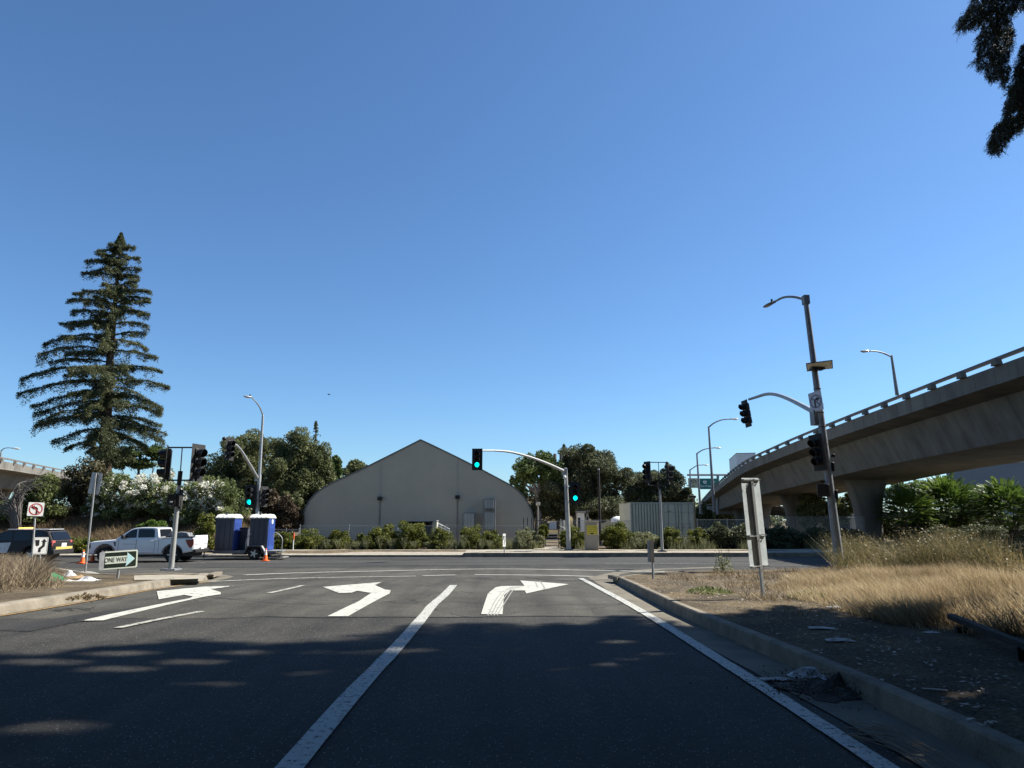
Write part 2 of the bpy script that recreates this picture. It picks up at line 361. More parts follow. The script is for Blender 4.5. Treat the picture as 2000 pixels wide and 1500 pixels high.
def island(name, pts, h, kw=0.17, ktop=None):
    """raised island: concrete kerb band round an inner dirt top"""
    P = [Vector((p[0], p[1])) for p in pts]
    # densify
    D = []
    for a, b in zip(P, P[1:]+P[:1]):
        n = max(1, int((b-a).length/1.0)) if (b-a).length < 60 else 8
        for i in range(n): D.append(a+(b-a)*i/n)
    I1 = inset([(p.x, p.y) for p in D], 0.03); I2 = inset([(p.x, p.y) for p in D], kw)
    n = len(D); k = MB()
    def wob(p): return 0.012*mnoise.noise(Vector((p[0]*1.3, p[1]*1.3, 3)))
    k.v = [(p.x, p.y, zg(p.y)-0.06) for p in D]+[(p[0], p[1], zg(p[1])+h-0.02+wob(p)) for p in I1]+[(p[0]+(q[0]-p[0])*.15, p[1]+(q[1]-p[1])*.15, zg(p[1])+h+wob(p)) for p, q in zip(I1, I2)]+[(p[0], p[1], zg(p[1])+h+wob(p)) for p in I2]+[(p[0], p[1], zg(p[1])+h-0.1) for p in I2]
    for r in range(4): k.f += [(r*n+i, r*n+(i+1) % n, (r+1)*n+(i+1) % n, (r+1)*n+i) for i in range(n)]
    tag(k.build(name+'_kerb', M_kerb), kind='structure')
    b = bmesh.new(); vs = [b.verts.new((p[0], p[1], 0)) for p in inset([(p.x, p.y) for p in D], kw-0.005)]; f = b.faces.new(vs); bmesh.ops.triangulate(b, faces=[f])
    for axis in (1, 0):
        y = -14.0
        while y < 38 and axis == 1 or y < 40 and axis == 0:
            bmesh.ops.bisect_plane(b, geom=b.verts[:]+b.edges[:]+b.faces[:], plane_co=(y if axis == 0 else 0, y if axis == 1 else 0, 0), plane_no=(1-axis, axis, 0)); y += 1.0
    for v in b.verts:
        v.co.z = zg(v.co.y)+h-0.015+(0.05*mnoise.noise(Vector((v.co.x*0.9, v.co.y*0.9, 1))) if not v.is_boundary else 0)
    me = bpy.data.meshes.new(name); b.to_mesh(me); b.free()
    for p in me.polygons:
        if p.normal.z < 0: p.flip()
    me.polygons.foreach_set('use_smooth', [True]*len(me.polygons))
    o = bpy.data.objects.new(name, me); link(o); me.materials.append(ktop or M_dirt); o['kind'] = 'structure'; return o
KH = 0.2
RI = [G(x, y) for x, y in [(1198, 1136), (1225, 1150), (1252, 1165), (1312, 1197), (1410, 1242), (1540, 1300), (1680, 1365), (1850, 1450), (2010, 1535)]]
RIw = [(p.x, p.y) for p in RI]+[(4.6, 1.0), (4.9, -14), (17, -14), (40, -14), (60, -5), (60, 34.5), (20, 33.2)]+[(p.x, p.y) for p in [G(x, y, KH) for x, y in [(1480, 1112), (1400, 1113), (1300, 1116), (1240, 1121), (1207, 1126)]]]
island('right_island', RIw, KH)
LIn = [G(x, y) for x, y in [(414, 1126), (408, 1132), (365, 1139), (300, 1149), (200, 1167), (75, 1188), (0, 1200), (-200, 1236), (-600, 1320)]]
LIf = [G(x, y, 0.15) for x, y in [(-300, 1098), (0, 1103), (120, 1110), (190, 1121), (240, 1122), (340, 1119.5), (405, 1121.5)]]
island('left_island', [(p.x, p.y) for p in LIn]+[(-40, 3), (-60, 3), (-60, 37)]+[(p.x, p.y) for p in LIf], 0.17, kw=0.34)
# concrete nose of the left island and the concrete gutter on the right
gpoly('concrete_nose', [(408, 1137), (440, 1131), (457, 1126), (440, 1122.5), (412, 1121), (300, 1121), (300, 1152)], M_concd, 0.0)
o = gpoly('concrete_top', None, M_conc, 0.172, world=[tuple(G(x, y, .17))[:2] for x, y in [(402, 1124.5), (398, 1130), (352, 1131.5), (262, 1133), (262, 1124), (340, 1122)]])
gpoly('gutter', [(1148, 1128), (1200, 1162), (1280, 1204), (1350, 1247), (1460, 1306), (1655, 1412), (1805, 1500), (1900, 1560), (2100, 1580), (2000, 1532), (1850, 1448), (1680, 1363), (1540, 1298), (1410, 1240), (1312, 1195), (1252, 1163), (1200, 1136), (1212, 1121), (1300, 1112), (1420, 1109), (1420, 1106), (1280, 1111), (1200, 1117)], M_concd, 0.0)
# short patched areas
M_patch = asphalt('asphalt_patch', (0.034, 0.033, 0.031), (0.2, 0.2, 0.19), 0.12, 0.2)
False and gpoly('asphalt_patch', [(580, 1203), (640, 1166), (700, 1161), (770, 1163), (700, 1186), (650, 1204)], M_patch, -0.004)
False and gpoly('asphalt_patch', [(1040, 1206), (1060, 1170), (1150, 1168), (1190, 1180), (1200, 1206)], M_patch, -0.004)
gpoly('asphalt_patch', [(60, 1232), (160, 1212), (330, 1182), (300, 1181), (120, 1205), (-60, 1230)], M_patch, -0.004)

# ------------------------------------------------------------ painted markings
def paint(name, wear, col=(0.50, 0.49, 0.43), sc=9.0):
    m = bpy.data.materials.new(name); N, L, P = nodes_of(m); tc = N.new('ShaderNodeTexCoord')
    n = N.new('ShaderNodeTexNoise'); n.inputs['Scale'].default_value = sc; n.inputs['Detail'].default_value = 9; n.inputs['Roughness'].default_value = 0.75; L.new(tc.outputs['Object'], n.inputs['Vector'])
    r = ramp_node(N, [(wear-0.02, (0.045, 0.045, 0.04)), (wear+0.03, tuple(c*0.86 for c in col)), (0.75, col)]); L.new(n.outputs[0], r.inputs[0])
    L.new(r.outputs[0], P.inputs['Base Color']); P.inputs['Roughness'].default_value = 0.7; return m
M_pw = paint('white_paint', 0.405, sc=6.0); M_pw2 = paint('worn_white_paint', 0.45, (0.44, 0.43, 0.37)); M_py = paint('yellow_paint', 0.44, (0.36, 0.22, 0.08))
M_pw3 = paint('scuffed_white_paint', 0.43, (0.46, 0.46, 0.42), 16)
def stripe(px, w, m, name='painted_line', dz=0.006):
    pts = spline([(G(x, y).x, G(x, y).y, 0) for x, y in px], 6); Lp = []; Rp = []
    rnd = random.Random(len(px)*7+int(px[0][0]))
    for i, p in enumerate(pts):
        t = (pts[min(i+1, len(pts)-1)]-pts[max(i-1, 0)]).normalized(); n = Vector((-t.y, t.x, 0)); ww = w*0.5*(1+rnd.uniform(-.05, .05))
        Lp.append(p+n*ww); Rp.append(p-n*ww)
    return gpoly(name, None, m, dz, world=[(p.x, p.y) for p in Lp+Rp[::-1]])
stripe([(886, 1143), (868, 1162), (845, 1182), (828, 1203), (777, 1262), (692, 1352), (563, 1503), (480, 1600)], 0.21, M_pw3)
stripe([(1134, 1129.5), (1160, 1143), (1190, 1159), (1250, 1192), (1300, 1222), (1340, 1247), (1400, 1285), (1490, 1342), (1610, 1420), (1718, 1491), (1850, 1580)], 0.18, M_pw3)
stripe([(477, 1123), (600, 1118.5), (758, 1115), (890, 1112), (1010, 1111.5), (1100, 1113), (1225, 1115.5), (1307, 1117)], 0.34, M_pw)
stripe([(410, 1136), (500, 1132.2), (600, 1129), (700, 1127), (812, 1125.3)], 0.32, M_pw2)
stripe([(826, 1124.6), (890, 1123)], 0.3, M_pw); stripe([(927, 1122.5), (1000, 1123), (1080, 1124), (1157, 1126)], 0.32, M_pw)
stripe([(525, 1158.5), (560, 1151), (592, 1143.5)], 0.16, M_pw2); stripe([(230, 1226.5), (310, 1210), (395, 1194)], 0.15, M_pw2)
stripe([(-200, 1240), (-60, 1213), (0, 1203), (75, 1191), (200, 1169.5), (300, 1151.5), (365, 1141.5), (410, 1136)], 0.10, M_py)
stripe([(188, 1121), (165, 1116), (140, 1120)], 0.3, M_pw2)
stripe([(-150, 1099.5), (400, 1099.5)], 0.1, M_pw2); stripe([(1180, 1101), (1500, 1100.5)], 0.1, M_pw2)
gpoly('painted_arrow', [(158, 1213), (215, 1200), (325, 1177.5), (370, 1169), (377, 1165.5), (360, 1162), (310, 1171), (308, 1163), (306, 1155), (400, 1146), (457, 1144.5), (412, 1151), (431, 1157), (431, 1161), (400, 1165.5), (375, 1171), (202, 1212)], M_pw, 0.006)
gpoly('painted_arrow', [(639.5, 1204), (701, 1174.5), (725, 1158.6), (698, 1154), (686, 1158), (662, 1158.5), (630.5, 1146.6), (746, 1137), (732, 1143), (752, 1152), (763, 1153), (761, 1159.5), (680, 1204)], M_pw, 0.006)
gpoly('painted_arrow', [(939.5, 1200), (953, 1159.5), (968, 1147.5), (980, 1145), (1024.6, 1144.5), (1016, 1134), (1111, 1141.3), (1028, 1159.5), (1025, 1153.5), (995, 1153.5), (984.5, 1162.5), (981.5, 1200)], M_pw, 0.006)

M_seal = mat('crack_sealant', (0.018, 0.018, 0.018), .6, var=.3); M_tm = mat('tyre_rubber_mark', (0.25, 0.25, 0.235), .8, var=.5, scale=14)
for k in range(4): stripe([(953+6*k, 1203), (960+6.5*k, 1188), (970+7*k, 1170), (984+7*k, 1154-k), (1004+7*k, 1146-k*.5)], .024, M_tm, 'tyre_mark', .0095)
stripe([(1055, 1136), (1062, 1146), (1064, 1152)], .05, M_tm, 'tyre_mark', .0095); stripe([(1046, 1137), (1050, 1148)], .04, M_tm, 'tyre_mark', .0095)
for pts, w_ in (([(520, 1203.5), (640, 1205.5), (760, 1204), (880, 1205), (1060, 1202.5), (1200, 1204), (1335, 1204)], .035), ([(690, 1176), (780, 1177), (860, 1174.5), (940, 1176), (1010, 1173)], .03), ([(700, 1161), (790, 1162), (870, 1160), (905, 1161)], .03), ([(1040, 1183), (1120, 1179), (1190, 1181)], .025), ([(905, 1129), (930, 1128), (945, 1130), (960, 1128)], .07), ([(360, 1160), (520, 1176), (640, 1180)], .025)):
    stripe(pts, w_, M_seal, 'crack_seal', -.001)
# ------------------------------------------------------------ bridges
def conc_bridge():
    m = bpy.data.materials.new('bridge_concrete'); N, L, P = nodes_of(m); tc = N.new('ShaderNodeTexCoord')
    mp = N.new('ShaderNodeMapping'); mp.inputs['Scale'].default_value = (0.7, 0.7, 0.25); L.new(tc.outputs['Object'], mp.inputs[0])
    n1 = N.new('ShaderNodeTexNoise'); n1.inputs['Scale'].default_value = 0.6; n1.inputs['Detail'].default_value = 9; n1.inputs['Roughness'].default_value = 0.7; L.new(mp.outputs[0], n1.inputs['Vector'])
    r = ramp_node(N, [(0.3, (0.125, 0.118, 0.105)), (0.5, (0.17, 0.16, 0.14)), (0.7, (0.215, 0.205, 0.18))]); L.new(n1.outputs[0], r.inputs[0])
    mp2 = N.new('ShaderNodeMapping'); mp2.inputs['Scale'].default_value = (1.2, 1.2, 0.3); L.new(tc.outputs['Object'], mp2.inputs[0])
    n2 = N.new('ShaderNodeTexNoise'); n2.inputs['Scale'].default_value = 1.0; n2.inputs['Detail'].default_value = 6; L.new(mp2.outputs[0], n2.inputs['Vector'])
    r2 = ramp_node(N, [(0.45, (1, 1, 1)), (0.68, (0.78, 0.76, 0.74))]); L.new(n2.outputs[0], r2.inputs[0])
    mu = N.new('ShaderNodeMix'); mu.data_type = 'RGBA'; mu.blend_type = 'MULTIPLY'; mu.inputs[0].default_value = 1; L.new(r.outputs[0], mu.inputs[6]); L.new(r2.outputs[0], mu.inputs[7])
    wv = N.new('ShaderNodeTexWave'); wv.wave_type = 'BANDS'; wv.bands_direction = 'Y'; wv.inputs['Scale'].default_value = 0.18; wv.inputs['Distortion'].default_value = 0.0; L.new(tc.outputs['Object'], wv.inputs['Vector'])
    r3 = ramp_node(N, [(0.0, (0.78,)*3), (0.02, (1,)*3)]); L.new(wv.outputs[0], r3.inputs[0])
    m3 = N.new('ShaderNodeMix'); m3.data_type = 'RGBA'; m3.blend_type = 'MULTIPLY'; m3.inputs[0].default_value = 1; L.new(mu.outputs[2], m3.inputs[6]); L.new(r3.outputs[0], m3.inputs[7])
    L.new(m3.outputs[2], P.inputs['Base Color']); P.inputs['Roughness'].default_value = 0.9; P.inputs['Specular IOR Level'].default_value = 0.2
    b = N.new('ShaderNodeBump'); b.inputs['Strength'].default_value = 0.3; b.inputs['Distance'].default_value = 0.05; L.new(n1.outputs[0], b.inputs['Height']); L.new(b.outputs[0], P.inputs['Normal'])
    return m
M_bridge = conc_bridge()
M_rail = mat('weathered_rail', (0.16, 0.14, 0.125), 0.7, metal=0.2, var=0.2, scale=1.5)
def bridge(label, path, side, Wd, web, postgap, name='highway_overpass'):
    P = spline(path, 10); n = len(P); t = thing(name, label, 'overpass', (P[0].x, P[0].y, 0)); O = Vector(t.location)
    fr = []
    for i, p in enumerate(P):
        d = P[min(i+1, n-1)]-P[max(i-1, 0)]; d.z = 0; d.normalize(); fr.append((p-O, Vector((d.y, -d.x, 0))*side, d))
    sec = [(0, -.48), (.38, -.48), (.38, -1.05), (Wd-.38, -1.05), (Wd-.38, -.48), (Wd, -.48), (Wd, -1.4), (Wd-1.6, -1.62), (Wd-2.5, -web), (2.5, -web), (1.6, -1.62), (0, -1.4), (0, -1.32), (0.03, -1.28)]
    def ext(sec, cap=True):
        m = MB(); k = len(sec)
        for p, r, d in fr:
            m.v += [tuple(p+r*s+Vector((0, 0, z))) for s, z in sec]
        for i in range(n-1): m.f += [(i*k+j, i*k+(j+1) % k, (i+1)*k+(j+1) % k, (i+1)*k+j) for j in range(k)]
        tr = [tuple(x) for x in tessellate_polygon([[Vector((a, b, 0)) for a, b in sec]])]
        m.f += tr+[tuple(x+(n-1)*k for x in q) for q in tr]; return m
    ext(sec).build('girder', M_bridge, t, smooth=False)
    ext([(0.08, 0), (0.26, 0), (0.26, -.17), (0.08, -.17)]).build('rail', M_rail, t, smooth=False)
    ext([(Wd-.26, 0), (Wd-.08, 0), (Wd-.08, -.17), (Wd-.26, -.17)]).build('rail', M_rail, t, smooth=False)
    # posts at equal spacing along the near edge
    acc = 0; first = None; cnt = 0
    for i in range(1, n):
        seg = (fr[i][0]-fr[i-1][0]).length; s0 = acc
        while s0+0 < seg and cnt < 80:
            a = s0/seg; p = fr[i-1][0].lerp(fr[i][0], a); r = fr[i][1]; d = fr[i][2]
            if first is None:
                m = MB(); m.v = []
                q = [(-.26, 0), (.26, 0), (.15, .34), (-.15, .34)]
                m.prism(q, 0, 0.3, 'y'); first = m.build('rail_post', M_bridge, t, smooth=False); o = first
            else: o = first.copy(); link(o); o.parent = t
            o.location = p+r*0.04+Vector((0, 0, -.5)); o.rotation_euler = (0, 0, math.atan2(d.y, d.x) if side > 0 else math.atan2(d.y, d.x)+PI); cnt += 1
            s0 += postgap
        acc = s0-seg
    return t, fr, O
path = [Vector((23.0, -25, 9.8)), Vector((23.3, 5, 9.95)), Vector((23.9, 20, 10.0))]+[at(*q) for q in [(2000, 675, 31.9), (1760, 769, 44), (1627, 822, 55.5), (1520, 867, 67.7), (1445, 905, 86.5), (1400, 944, 125), (1378, 968, 185), (1362, 986, 300)]]
print('bridge', [tuple(round(c, 1) for c in p) for p in path])
BR, FR, BO = bridge('long concrete box girder ramp climbing overhead on the right with open railing', path, 1, 13.5, 3.85, 3.1)
def pier(fr, O, parent, Y, s=6.75, drop=3.84, zb=-0.7, w0=1.05, w1=1.95, d0=0.7, d1=0.9):
    i = min(range(len(fr)), key=lambda k: abs((fr[k][0]+O).y-Y)); p, r, d = fr[i]
    top = p+r*s; top.z -= drop-0.03; H = top.z-zb; m = MB(); N = 20; lev = [0, .3, .5, .65, .78, .9, 1.0]
    for l in lev:
        e = l**3.0; a = w0+(w1-w0)*e; b = d0+(d1-d0)*e
        for k in range(N):
            an = 2*PI*k/N; cx = abs(math.cos(an))**.6*math.copysign(1, math.cos(an)); sy = abs(math.sin(an))**.6*math.copysign(1, math.sin(an))
            q = Vector((top.x, top.y, zb+H*l))+r*cx*a+d*sy*b; m.v.append(tuple(q))
    for j in range(len(lev)-1): m.f += [(j*N+k, j*N+(k+1) % N, (j+1)*N+(k+1) % N, (j+1)*N+k) for k in range(N)]
    m.f += [tuple(range(N)), tuple((len(lev)-1)*N+k for k in range(N))]
    return m.build('pier', M_bridge, parent)
for Y in (38, 64.5, 90, 120, 160): pier(FR, BO, BR, Y)
pathL = [Vector((-50, 40, 10.2)), at(-200, 862, 62), at(0, 892, 80), at(60, 904, 92), at(120, 916, 106), at(180, 926, 125), at(250, 940, 170)]
BL, FL, BLO = bridge('distant overpass at the far left with sunlit edge beam, behind the bare shrub', pathL, -1, 12, 3.4, 4.6)
for Y in (66, 100): pier(FL, BLO, BL, Y, s=6, drop=3.39)
# a second ramp seen under the big one
path3 = [Vector((80, 148, 6.4)), Vector((60, 152, 6.6)), Vector((40, 158, 6.2)), Vector((10, 170, 5.6))]
path3 = [at(2150, 990, 118), at(1700, 1001, 128), at(1640, 996, 134), at(1560, 990, 142), at(1500, 984, 155), at(1380, 985, 190)]
B3, F3, B3O = bridge('low sunlit ramp seen far away beneath the big overpass', path3, 1, 10, 2.6, 6)
# ------------------------------------------------------------ vegetation
M_bark = mat('bark', (0.085, 0.065, 0.05), 0.95, var=0.35, scale=3, bump=0.8, bscale=12, spec=0.1)
M_barkg = mat('grey_bark', (0.16, 0.145, 0.13), 0.95, var=0.35, scale=3, bump=0.8, bscale=12, spec=0.1)
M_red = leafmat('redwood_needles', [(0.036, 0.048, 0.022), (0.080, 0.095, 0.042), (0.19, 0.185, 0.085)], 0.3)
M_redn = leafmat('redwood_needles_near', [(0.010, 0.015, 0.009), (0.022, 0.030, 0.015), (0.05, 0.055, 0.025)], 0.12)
M_oak = leafmat('oak_leaves', [(0.055, 0.068, 0.028), (0.125, 0.142, 0.058), (0.26, 0.27, 0.13)], 0.4)
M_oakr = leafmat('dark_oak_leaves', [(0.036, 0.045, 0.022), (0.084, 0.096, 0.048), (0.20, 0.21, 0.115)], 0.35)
M_lime = leafmat('light_green_leaves', [(0.04, 0.065, 0.02), (0.085, 0.125, 0.035), (0.17, 0.21, 0.07)], 0.3)
M_shrub = leafmat('shrub_leaves', [(0.045, 0.055, 0.014), (0.11, 0.13, 0.024), (0.28, 0.27, 0.05)], 0.35, scale=1.5)
M_grey = leafmat('grey_green_leaves', [(0.12, 0.135, 0.06), (0.21, 0.22, 0.11), (0.38, 0.36, 0.2)], 0.35)
M_ole = leafmat('oleander_leaves', [(0.06, 0.085, 0.028), (0.14, 0.17, 0.06), (0.28, 0.31, 0.12)], 0.4)
M_flower = leafmat('white_flowers', [(0.55, 0.55, 0.45), (0.75, 0.74, 0.64), (0.82, 0.8, 0.72)], 0.3)
M_brown = leafmat('dead_leaves', [(0.04, 0.028, 0.018), (0.085, 0.058, 0.032), (0.14, 0.105, 0.055)], 0.15)
M_olive = leafmat('drying_leaves', [(0.035, 0.032, 0.016), (0.08, 0.072, 0.032), (0.14, 0.12, 0.055)], 0.2)
M_ail = leafmat('sumac_leaves', [(0.04, 0.075, 0.015), (0.09, 0.15, 0.025), (0.20, 0.26, 0.05)], 0.4)
M_straw = leafmat('straw', [(0.15, 0.105, 0.055), (0.34, 0.26, 0.15), (0.62, 0.52, 0.34)], 0.35, scale=0.5, var=0.6)
M_weed = leafmat('weed_stems', [(0.045, 0.052, 0.018), (0.11, 0.105, 0.045), (0.32, 0.25, 0.13)], 0.3, scale=0.8, var=.8)
M_bstraw = leafmat('brown_dry_grass', [(0.09, 0.062, 0.035), (0.18, 0.13, 0.07), (0.32, 0.24, 0.13)], 0.3, scale=0.3)
M_gstraw = leafmat('grey_dry_weeds', [(0.11, 0.08, 0.05), (0.22, 0.17, 0.11), (0.38, 0.31, 0.2)], 0.2, scale=0.6)
rng = np.random.default_rng(7)

def limb(p0, p1, rise, rnd, n=6):
    p0 = Vector(p0); p1 = Vector(p1); out = []
    for i in range(n+1):
        t = i/n; q = p0.lerp(p1, t); q.z += rise*math.sin(PI*t); q += Vector((rnd.uniform(-1, 1), rnd.uniform(-1, 1), rnd.uniform(-.6, .6)))*0.05*(p1-p0).length*t*(1-t)*2; out.append(q)
    return out
def conifer(name, label, trunk, rad, levels, per, nl, lsize, m, rng, group=None, extra=None, filt=None, fmin=0.72, jit=0.06, r0=0.55, droop=(0.0, 0.45), cat='tree', tuft=True, visible_limbs=True):
    """trunk: list of world points; rad(z)->(left,right) radii"""
    rnd = random.Random(int(rng.integers(1e9))); base = Vector(trunk[0]); t = thing(name, label, cat, base, group=group)
    tp = spline([Vector(p)-base for p in trunk], 6); H = tp[-1].z
    MB().tube(tp, [r0*(1-0.93*p.z/H) + (0.25*r0*max(0, 1-p.z/1.2)) for p in tp], 12).build('trunk', M_bark, t)
    def tx(z):
        for a, b in zip(tp, tp[1:]):
            if z <= b.z: return a.lerp(b, (z-a.z)/max(1e-6, b.z-a.z))
        return tp[-1]
    lm = MB(); PTS = []; LS = []
    allL = []
    for z in levels:
        for k in range(per(z) if callable(per) else per):
            a = rnd.uniform(0, 2*PI); allL.append((z+rnd.uniform(-.35, .35), a, rnd.uniform(fmin, 1.0)))
    for e in (extra or []): allL.append(e)
    for z, a, f in allL:
        z = min(z, H*0.985); l, r = rad(z); cx = math.cos(a); R = (l*(1-cx)/2+r*(1+cx)/2) if abs(cx) < .95 else (l if cx < 0 else r); R *= f
        if R < 0.15: continue
        c = tx(z); fr = z/H; dr = droop[0]+(droop[1]-droop[0])*(1-fr)
        tip = c+Vector((math.cos(a)*R, math.sin(a)*R, (-dr+rnd.uniform(-jit, jit))*R+(0.10*R if fr > .5 else 0)))
        L = limb(c+Vector((0, 0, 0.12*R*(1-fr))), tip, 0.07*R, rnd)
        lm.tube(L, [0.075*r0/.55*(1-.85*i/6)+0.008 for i in range(7)], 5)
        n = int(nl*max(.25, R/5.0)); tt = 0.12+0.9*rng.random(n)**0.75
        LL = np.array([tuple(p) for p in L]); idx = np.clip(tt*6, 0, 5.999); i0 = idx.astype(int); ff = (idx-i0)[:, None]
        q = LL[i0]*(1-ff)+LL[np.minimum(i0+1, 6)]*ff
        # side branchlets: clustered offsets
        nb = max(6, int(R*4)); bt = np.linspace(.15, 1.0, nb); which = np.argmin(np.abs(tt[:, None]-bt[None]+rng.normal(size=(n, 1))*0.03), axis=1)
        hang = rng.random(nb)**1.6*1.15+0.12; side = rng.normal(size=nb)*0.42*min(1.2, .4+R*.15)
        s = rng.random(n); d = np.array([-math.sin(a), math.cos(a), 0])
        sp = np.minimum(1.0, 0.35+(1-tt)*1.2)
        q = q+d[None]*(side[which]*s*sp*1.3)[:, None]+rng.normal(size=(n, 3))*np.array([.09, .09, .07])
        q[:, 2] -= (hang[which]*s**1.4*min(1.0, .25+R*.12))
        PTS.append(q)
    P = np.concatenate(PTS)
    if tuft:   # crown tip
        n = int(nl*2.2); z = H-rng.random(n)**1.3*H*0.07; aa = rng.random(n)*2*PI; rr = (H-z)*0.42*np.sqrt(rng.random(n))+.05
        cen = np.array([tuple(tx(float(q))) for q in z]); P = np.concatenate([P, cen+np.stack([np.cos(aa)*rr, np.sin(aa)*rr, 0*rr], 1)])
    if filt is not None: P = P[filt(P+np.array(base))]
    if visible_limbs: lm.build('limbs', M_bark, t)
    leaves('crown', P, lsize, m, t, rng, asp=0.34, flat=0.3, droop=0.25); return t

# the tall redwood on the left
TY = 60.0
sil = [(453, 1, 1), (480, 24, 26), (497, 70, 42), (520, 70, 50), (535, 60, 40), (548, 92, 50), (582, 100, 80), (604, 115, 76), (622, 86, 80), (645, 130, 68), (668, 155, 72), (700, 172, 104), (738, 180, 114), (762, 178, 132), (786, 145, 108), (812, 160, 104), (832, 140, 120), (852, 95, 122), (872, 80, 60), (905, 66, 40), (935, 60, 30)]
zs = [at(210, y, TY).z for y, l, r in sil]; pxm = (TY*CT+5)/1350
zb = at(205, 948, TY).z
def radL(z):
    zz = z+zb; o = zs[::-1]; return (.86*float(np.interp(zz, o, [s[1]*pxm for s in sil][::-1])), .90*float(np.interp(zz, o, [s[2]*pxm for s in sil][::-1])))
trunkL = [at(204, 948, TY), at(207, 850, TY), at(212, 740, TY), at(224, 600, TY), at(233, 500, TY), at(237, 455, TY)]
Htree = trunkL[-1].z-zb
extra = []
for (y, l, r) in sil[2:-2]:
    z = at(210, y-6, TY).z-zb
    extra += [(z, PI+random.Random(y).uniform(-.12, .12), 1.0), (z+.15, random.Random(y+1).uniform(-.12, .12), 1.0)]
    extra += [(z+.3, -PI/2+random.Random(y+2).uniform(-.6, .6), .7)]
conifer('redwood_tree', 'tall dark redwood with layered drooping limbs, tallest tree on the left', trunkL, radL, list(np.arange(0.6, Htree-0.8, 0.72)), 2, 2100, 0.17, M_red, rng, extra=extra, r0=0.55, droop=(-.04, .17), fmin=.35, jit=.12)

tl = S.objects['redwood_tree']; gg = np.random.default_rng(77); cl = []
for i in range(70):      # foliage tufts close to the trunk
    y = gg.uniform(480, 900); f = (y-455)/490; x = 237-33*f+gg.normal()*(7+26*f); c = at(x, y, TY-gg.uniform(-1.5, 2.2)*(.3+f)); n_ = int(520*(.5+f)); rr = (.35+.65*f)*gg.uniform(.6, 1.2)
    d_ = rdir(gg, n_)*(gg.random(n_)**.4)[:, None]; cl.append(np.array(c)[None]+d_*np.array([rr, rr, rr*.75]))
leaves('inner_foliage', np.concatenate(cl)-np.array(tl.location), .16, M_red, tl, gg, asp=.38, flat=.2, droop=.2)
# ---- the redwoods to the right of the frame whose limbs hang in at the top corner and shade the road, plus unseen added ones
def pip(px, py, poly):
    inside = np.zeros(len(px), bool); n = len(poly)
    for i in range(n):
        x1, y1 = poly[i]; x2, y2 = poly[(i+1) % n]
        c = ((y1 > py) != (y2 > py)) & (px < (x2-x1)*(py-y1)/((y2-y1) if y2 != y1 else 1e-9)+x1); inside ^= c
    return inside
HANG = [[(1900, -60), (1900, 0), (1892, 21), (1883, 28), (1870, 38), (1868, 53), (1872, 64), (1896, 58), (1911, 49), (1919, 58), (1907, 79), (1909, 102), (1907, 115), (1893, 122), (1911, 128), (1915, 141), (1924, 134), (1932, 158), (1958, 154), (1962, 175), (1971, 156), (1975, 139), (1971, 119), (1983, 64), (1977, 32), (1983, 21), (2010, 19), (2010, -60)],
        [(2040, 70), (2000, 85), (1983, 128), (1981, 149), (1971, 166), (1971, 188), (1960, 226), (1943, 245), (1928, 292), (1943, 303), (1954, 299), (1966, 286), (1979, 262), (2000, 252), (2040, 240)]]
EDGE = [(-100, 1290), (0, 1283), (180, 1272), (350, 1256), (600, 1257), (760, 1262), (880, 1248), (1000, 1240), (1090, 1224), (1140, 1233), (1300, 1223), (1345, 1230), (1410, 1222), (1500, 1212), (1600, 1222), (1700, 1238), (1800, 1252), (1900, 1262), (2000, 1280), (2100, 1300)]
HOLES = [(1110, 1305, 60, 4), (1190, 1296, 55, 4), (1275, 1275, 55, 5), (1235, 1285, 45, 3), (1200, 1252, 50, 4), (110, 1418, 120, 12), (90, 1291, 110, 7), (240, 1274, 90, 7), (225, 1304, 90, 7), (370, 1290, 90, 7), (480, 1273, 70, 6), (540, 1309, 120, 9), (430, 1333, 90, 7), (690, 1303, 60, 7), (1368, 1322, 40, 5), (1890, 1404, 42, 9), (1715, 1283, 34, 4), (1700, 1360, 0, 0), (1790, 1478, 40, 8), (800, 1268, 60, 4), (650, 1272, 70, 3)]
sv = np.array(SUN)
def vproj(Q):
    dp = Q[:, 1]*CT+(Q[:, 2]-CAMZ)*ST; up = (Q[:, 2]-CAMZ)*CT-Q[:, 1]*ST; dpp = np.where(dp > .1, dp, 1e9)
    return 1000+1350*Q[:, 0]/dpp, 750-1350*up/dpp, dp
def shade_ok(Q):  # crowns are cut to cast a set shade edge and leave sun flecks
    x, y, dp = vproj(Q); inf = (dp > .1) & (x < 2060) & (x > -90) & (y > -25) & (y < 1560)
    ok = ~inf
    P0 = Q-sv[None]*(Q[:, 2:3]/sv[2]); gx, gy, gd = vproj(P0)
    vis = (gd > .3) & (gx > -60) & (gx < 2060)
    e = np.interp(gx, [a for a, b in EDGE], [b for a, b in EDGE])+5*np.sin(gx*0.021)*np.sin(gx*0.0071+1)+3*np.sin(gx*.09)
    e += rng.normal(size=len(gx))*4
    ok &= ~(vis & (gy < e))
    for hx, hy, rx, ry in HOLES:
        if rx: ok &= ~(vis & (((gx-hx)/rx)**2+((gy-hy)/ry)**2 < 1))
    return ok
def near_redwood(label, x, y, H, R, seed, group=None):
    g = np.random.default_rng(seed); b = Vector((x, y, 0.15))
    rad = lambda z: ((R*min(1, (H-z)/(H*.35))**.8,)*2 if z < H-1 else (.6, .6))
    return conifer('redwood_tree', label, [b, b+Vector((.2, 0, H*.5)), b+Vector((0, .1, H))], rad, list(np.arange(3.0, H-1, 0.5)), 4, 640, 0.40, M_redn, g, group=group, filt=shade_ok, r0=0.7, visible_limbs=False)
GR = 'roadside redwoods shading the road'
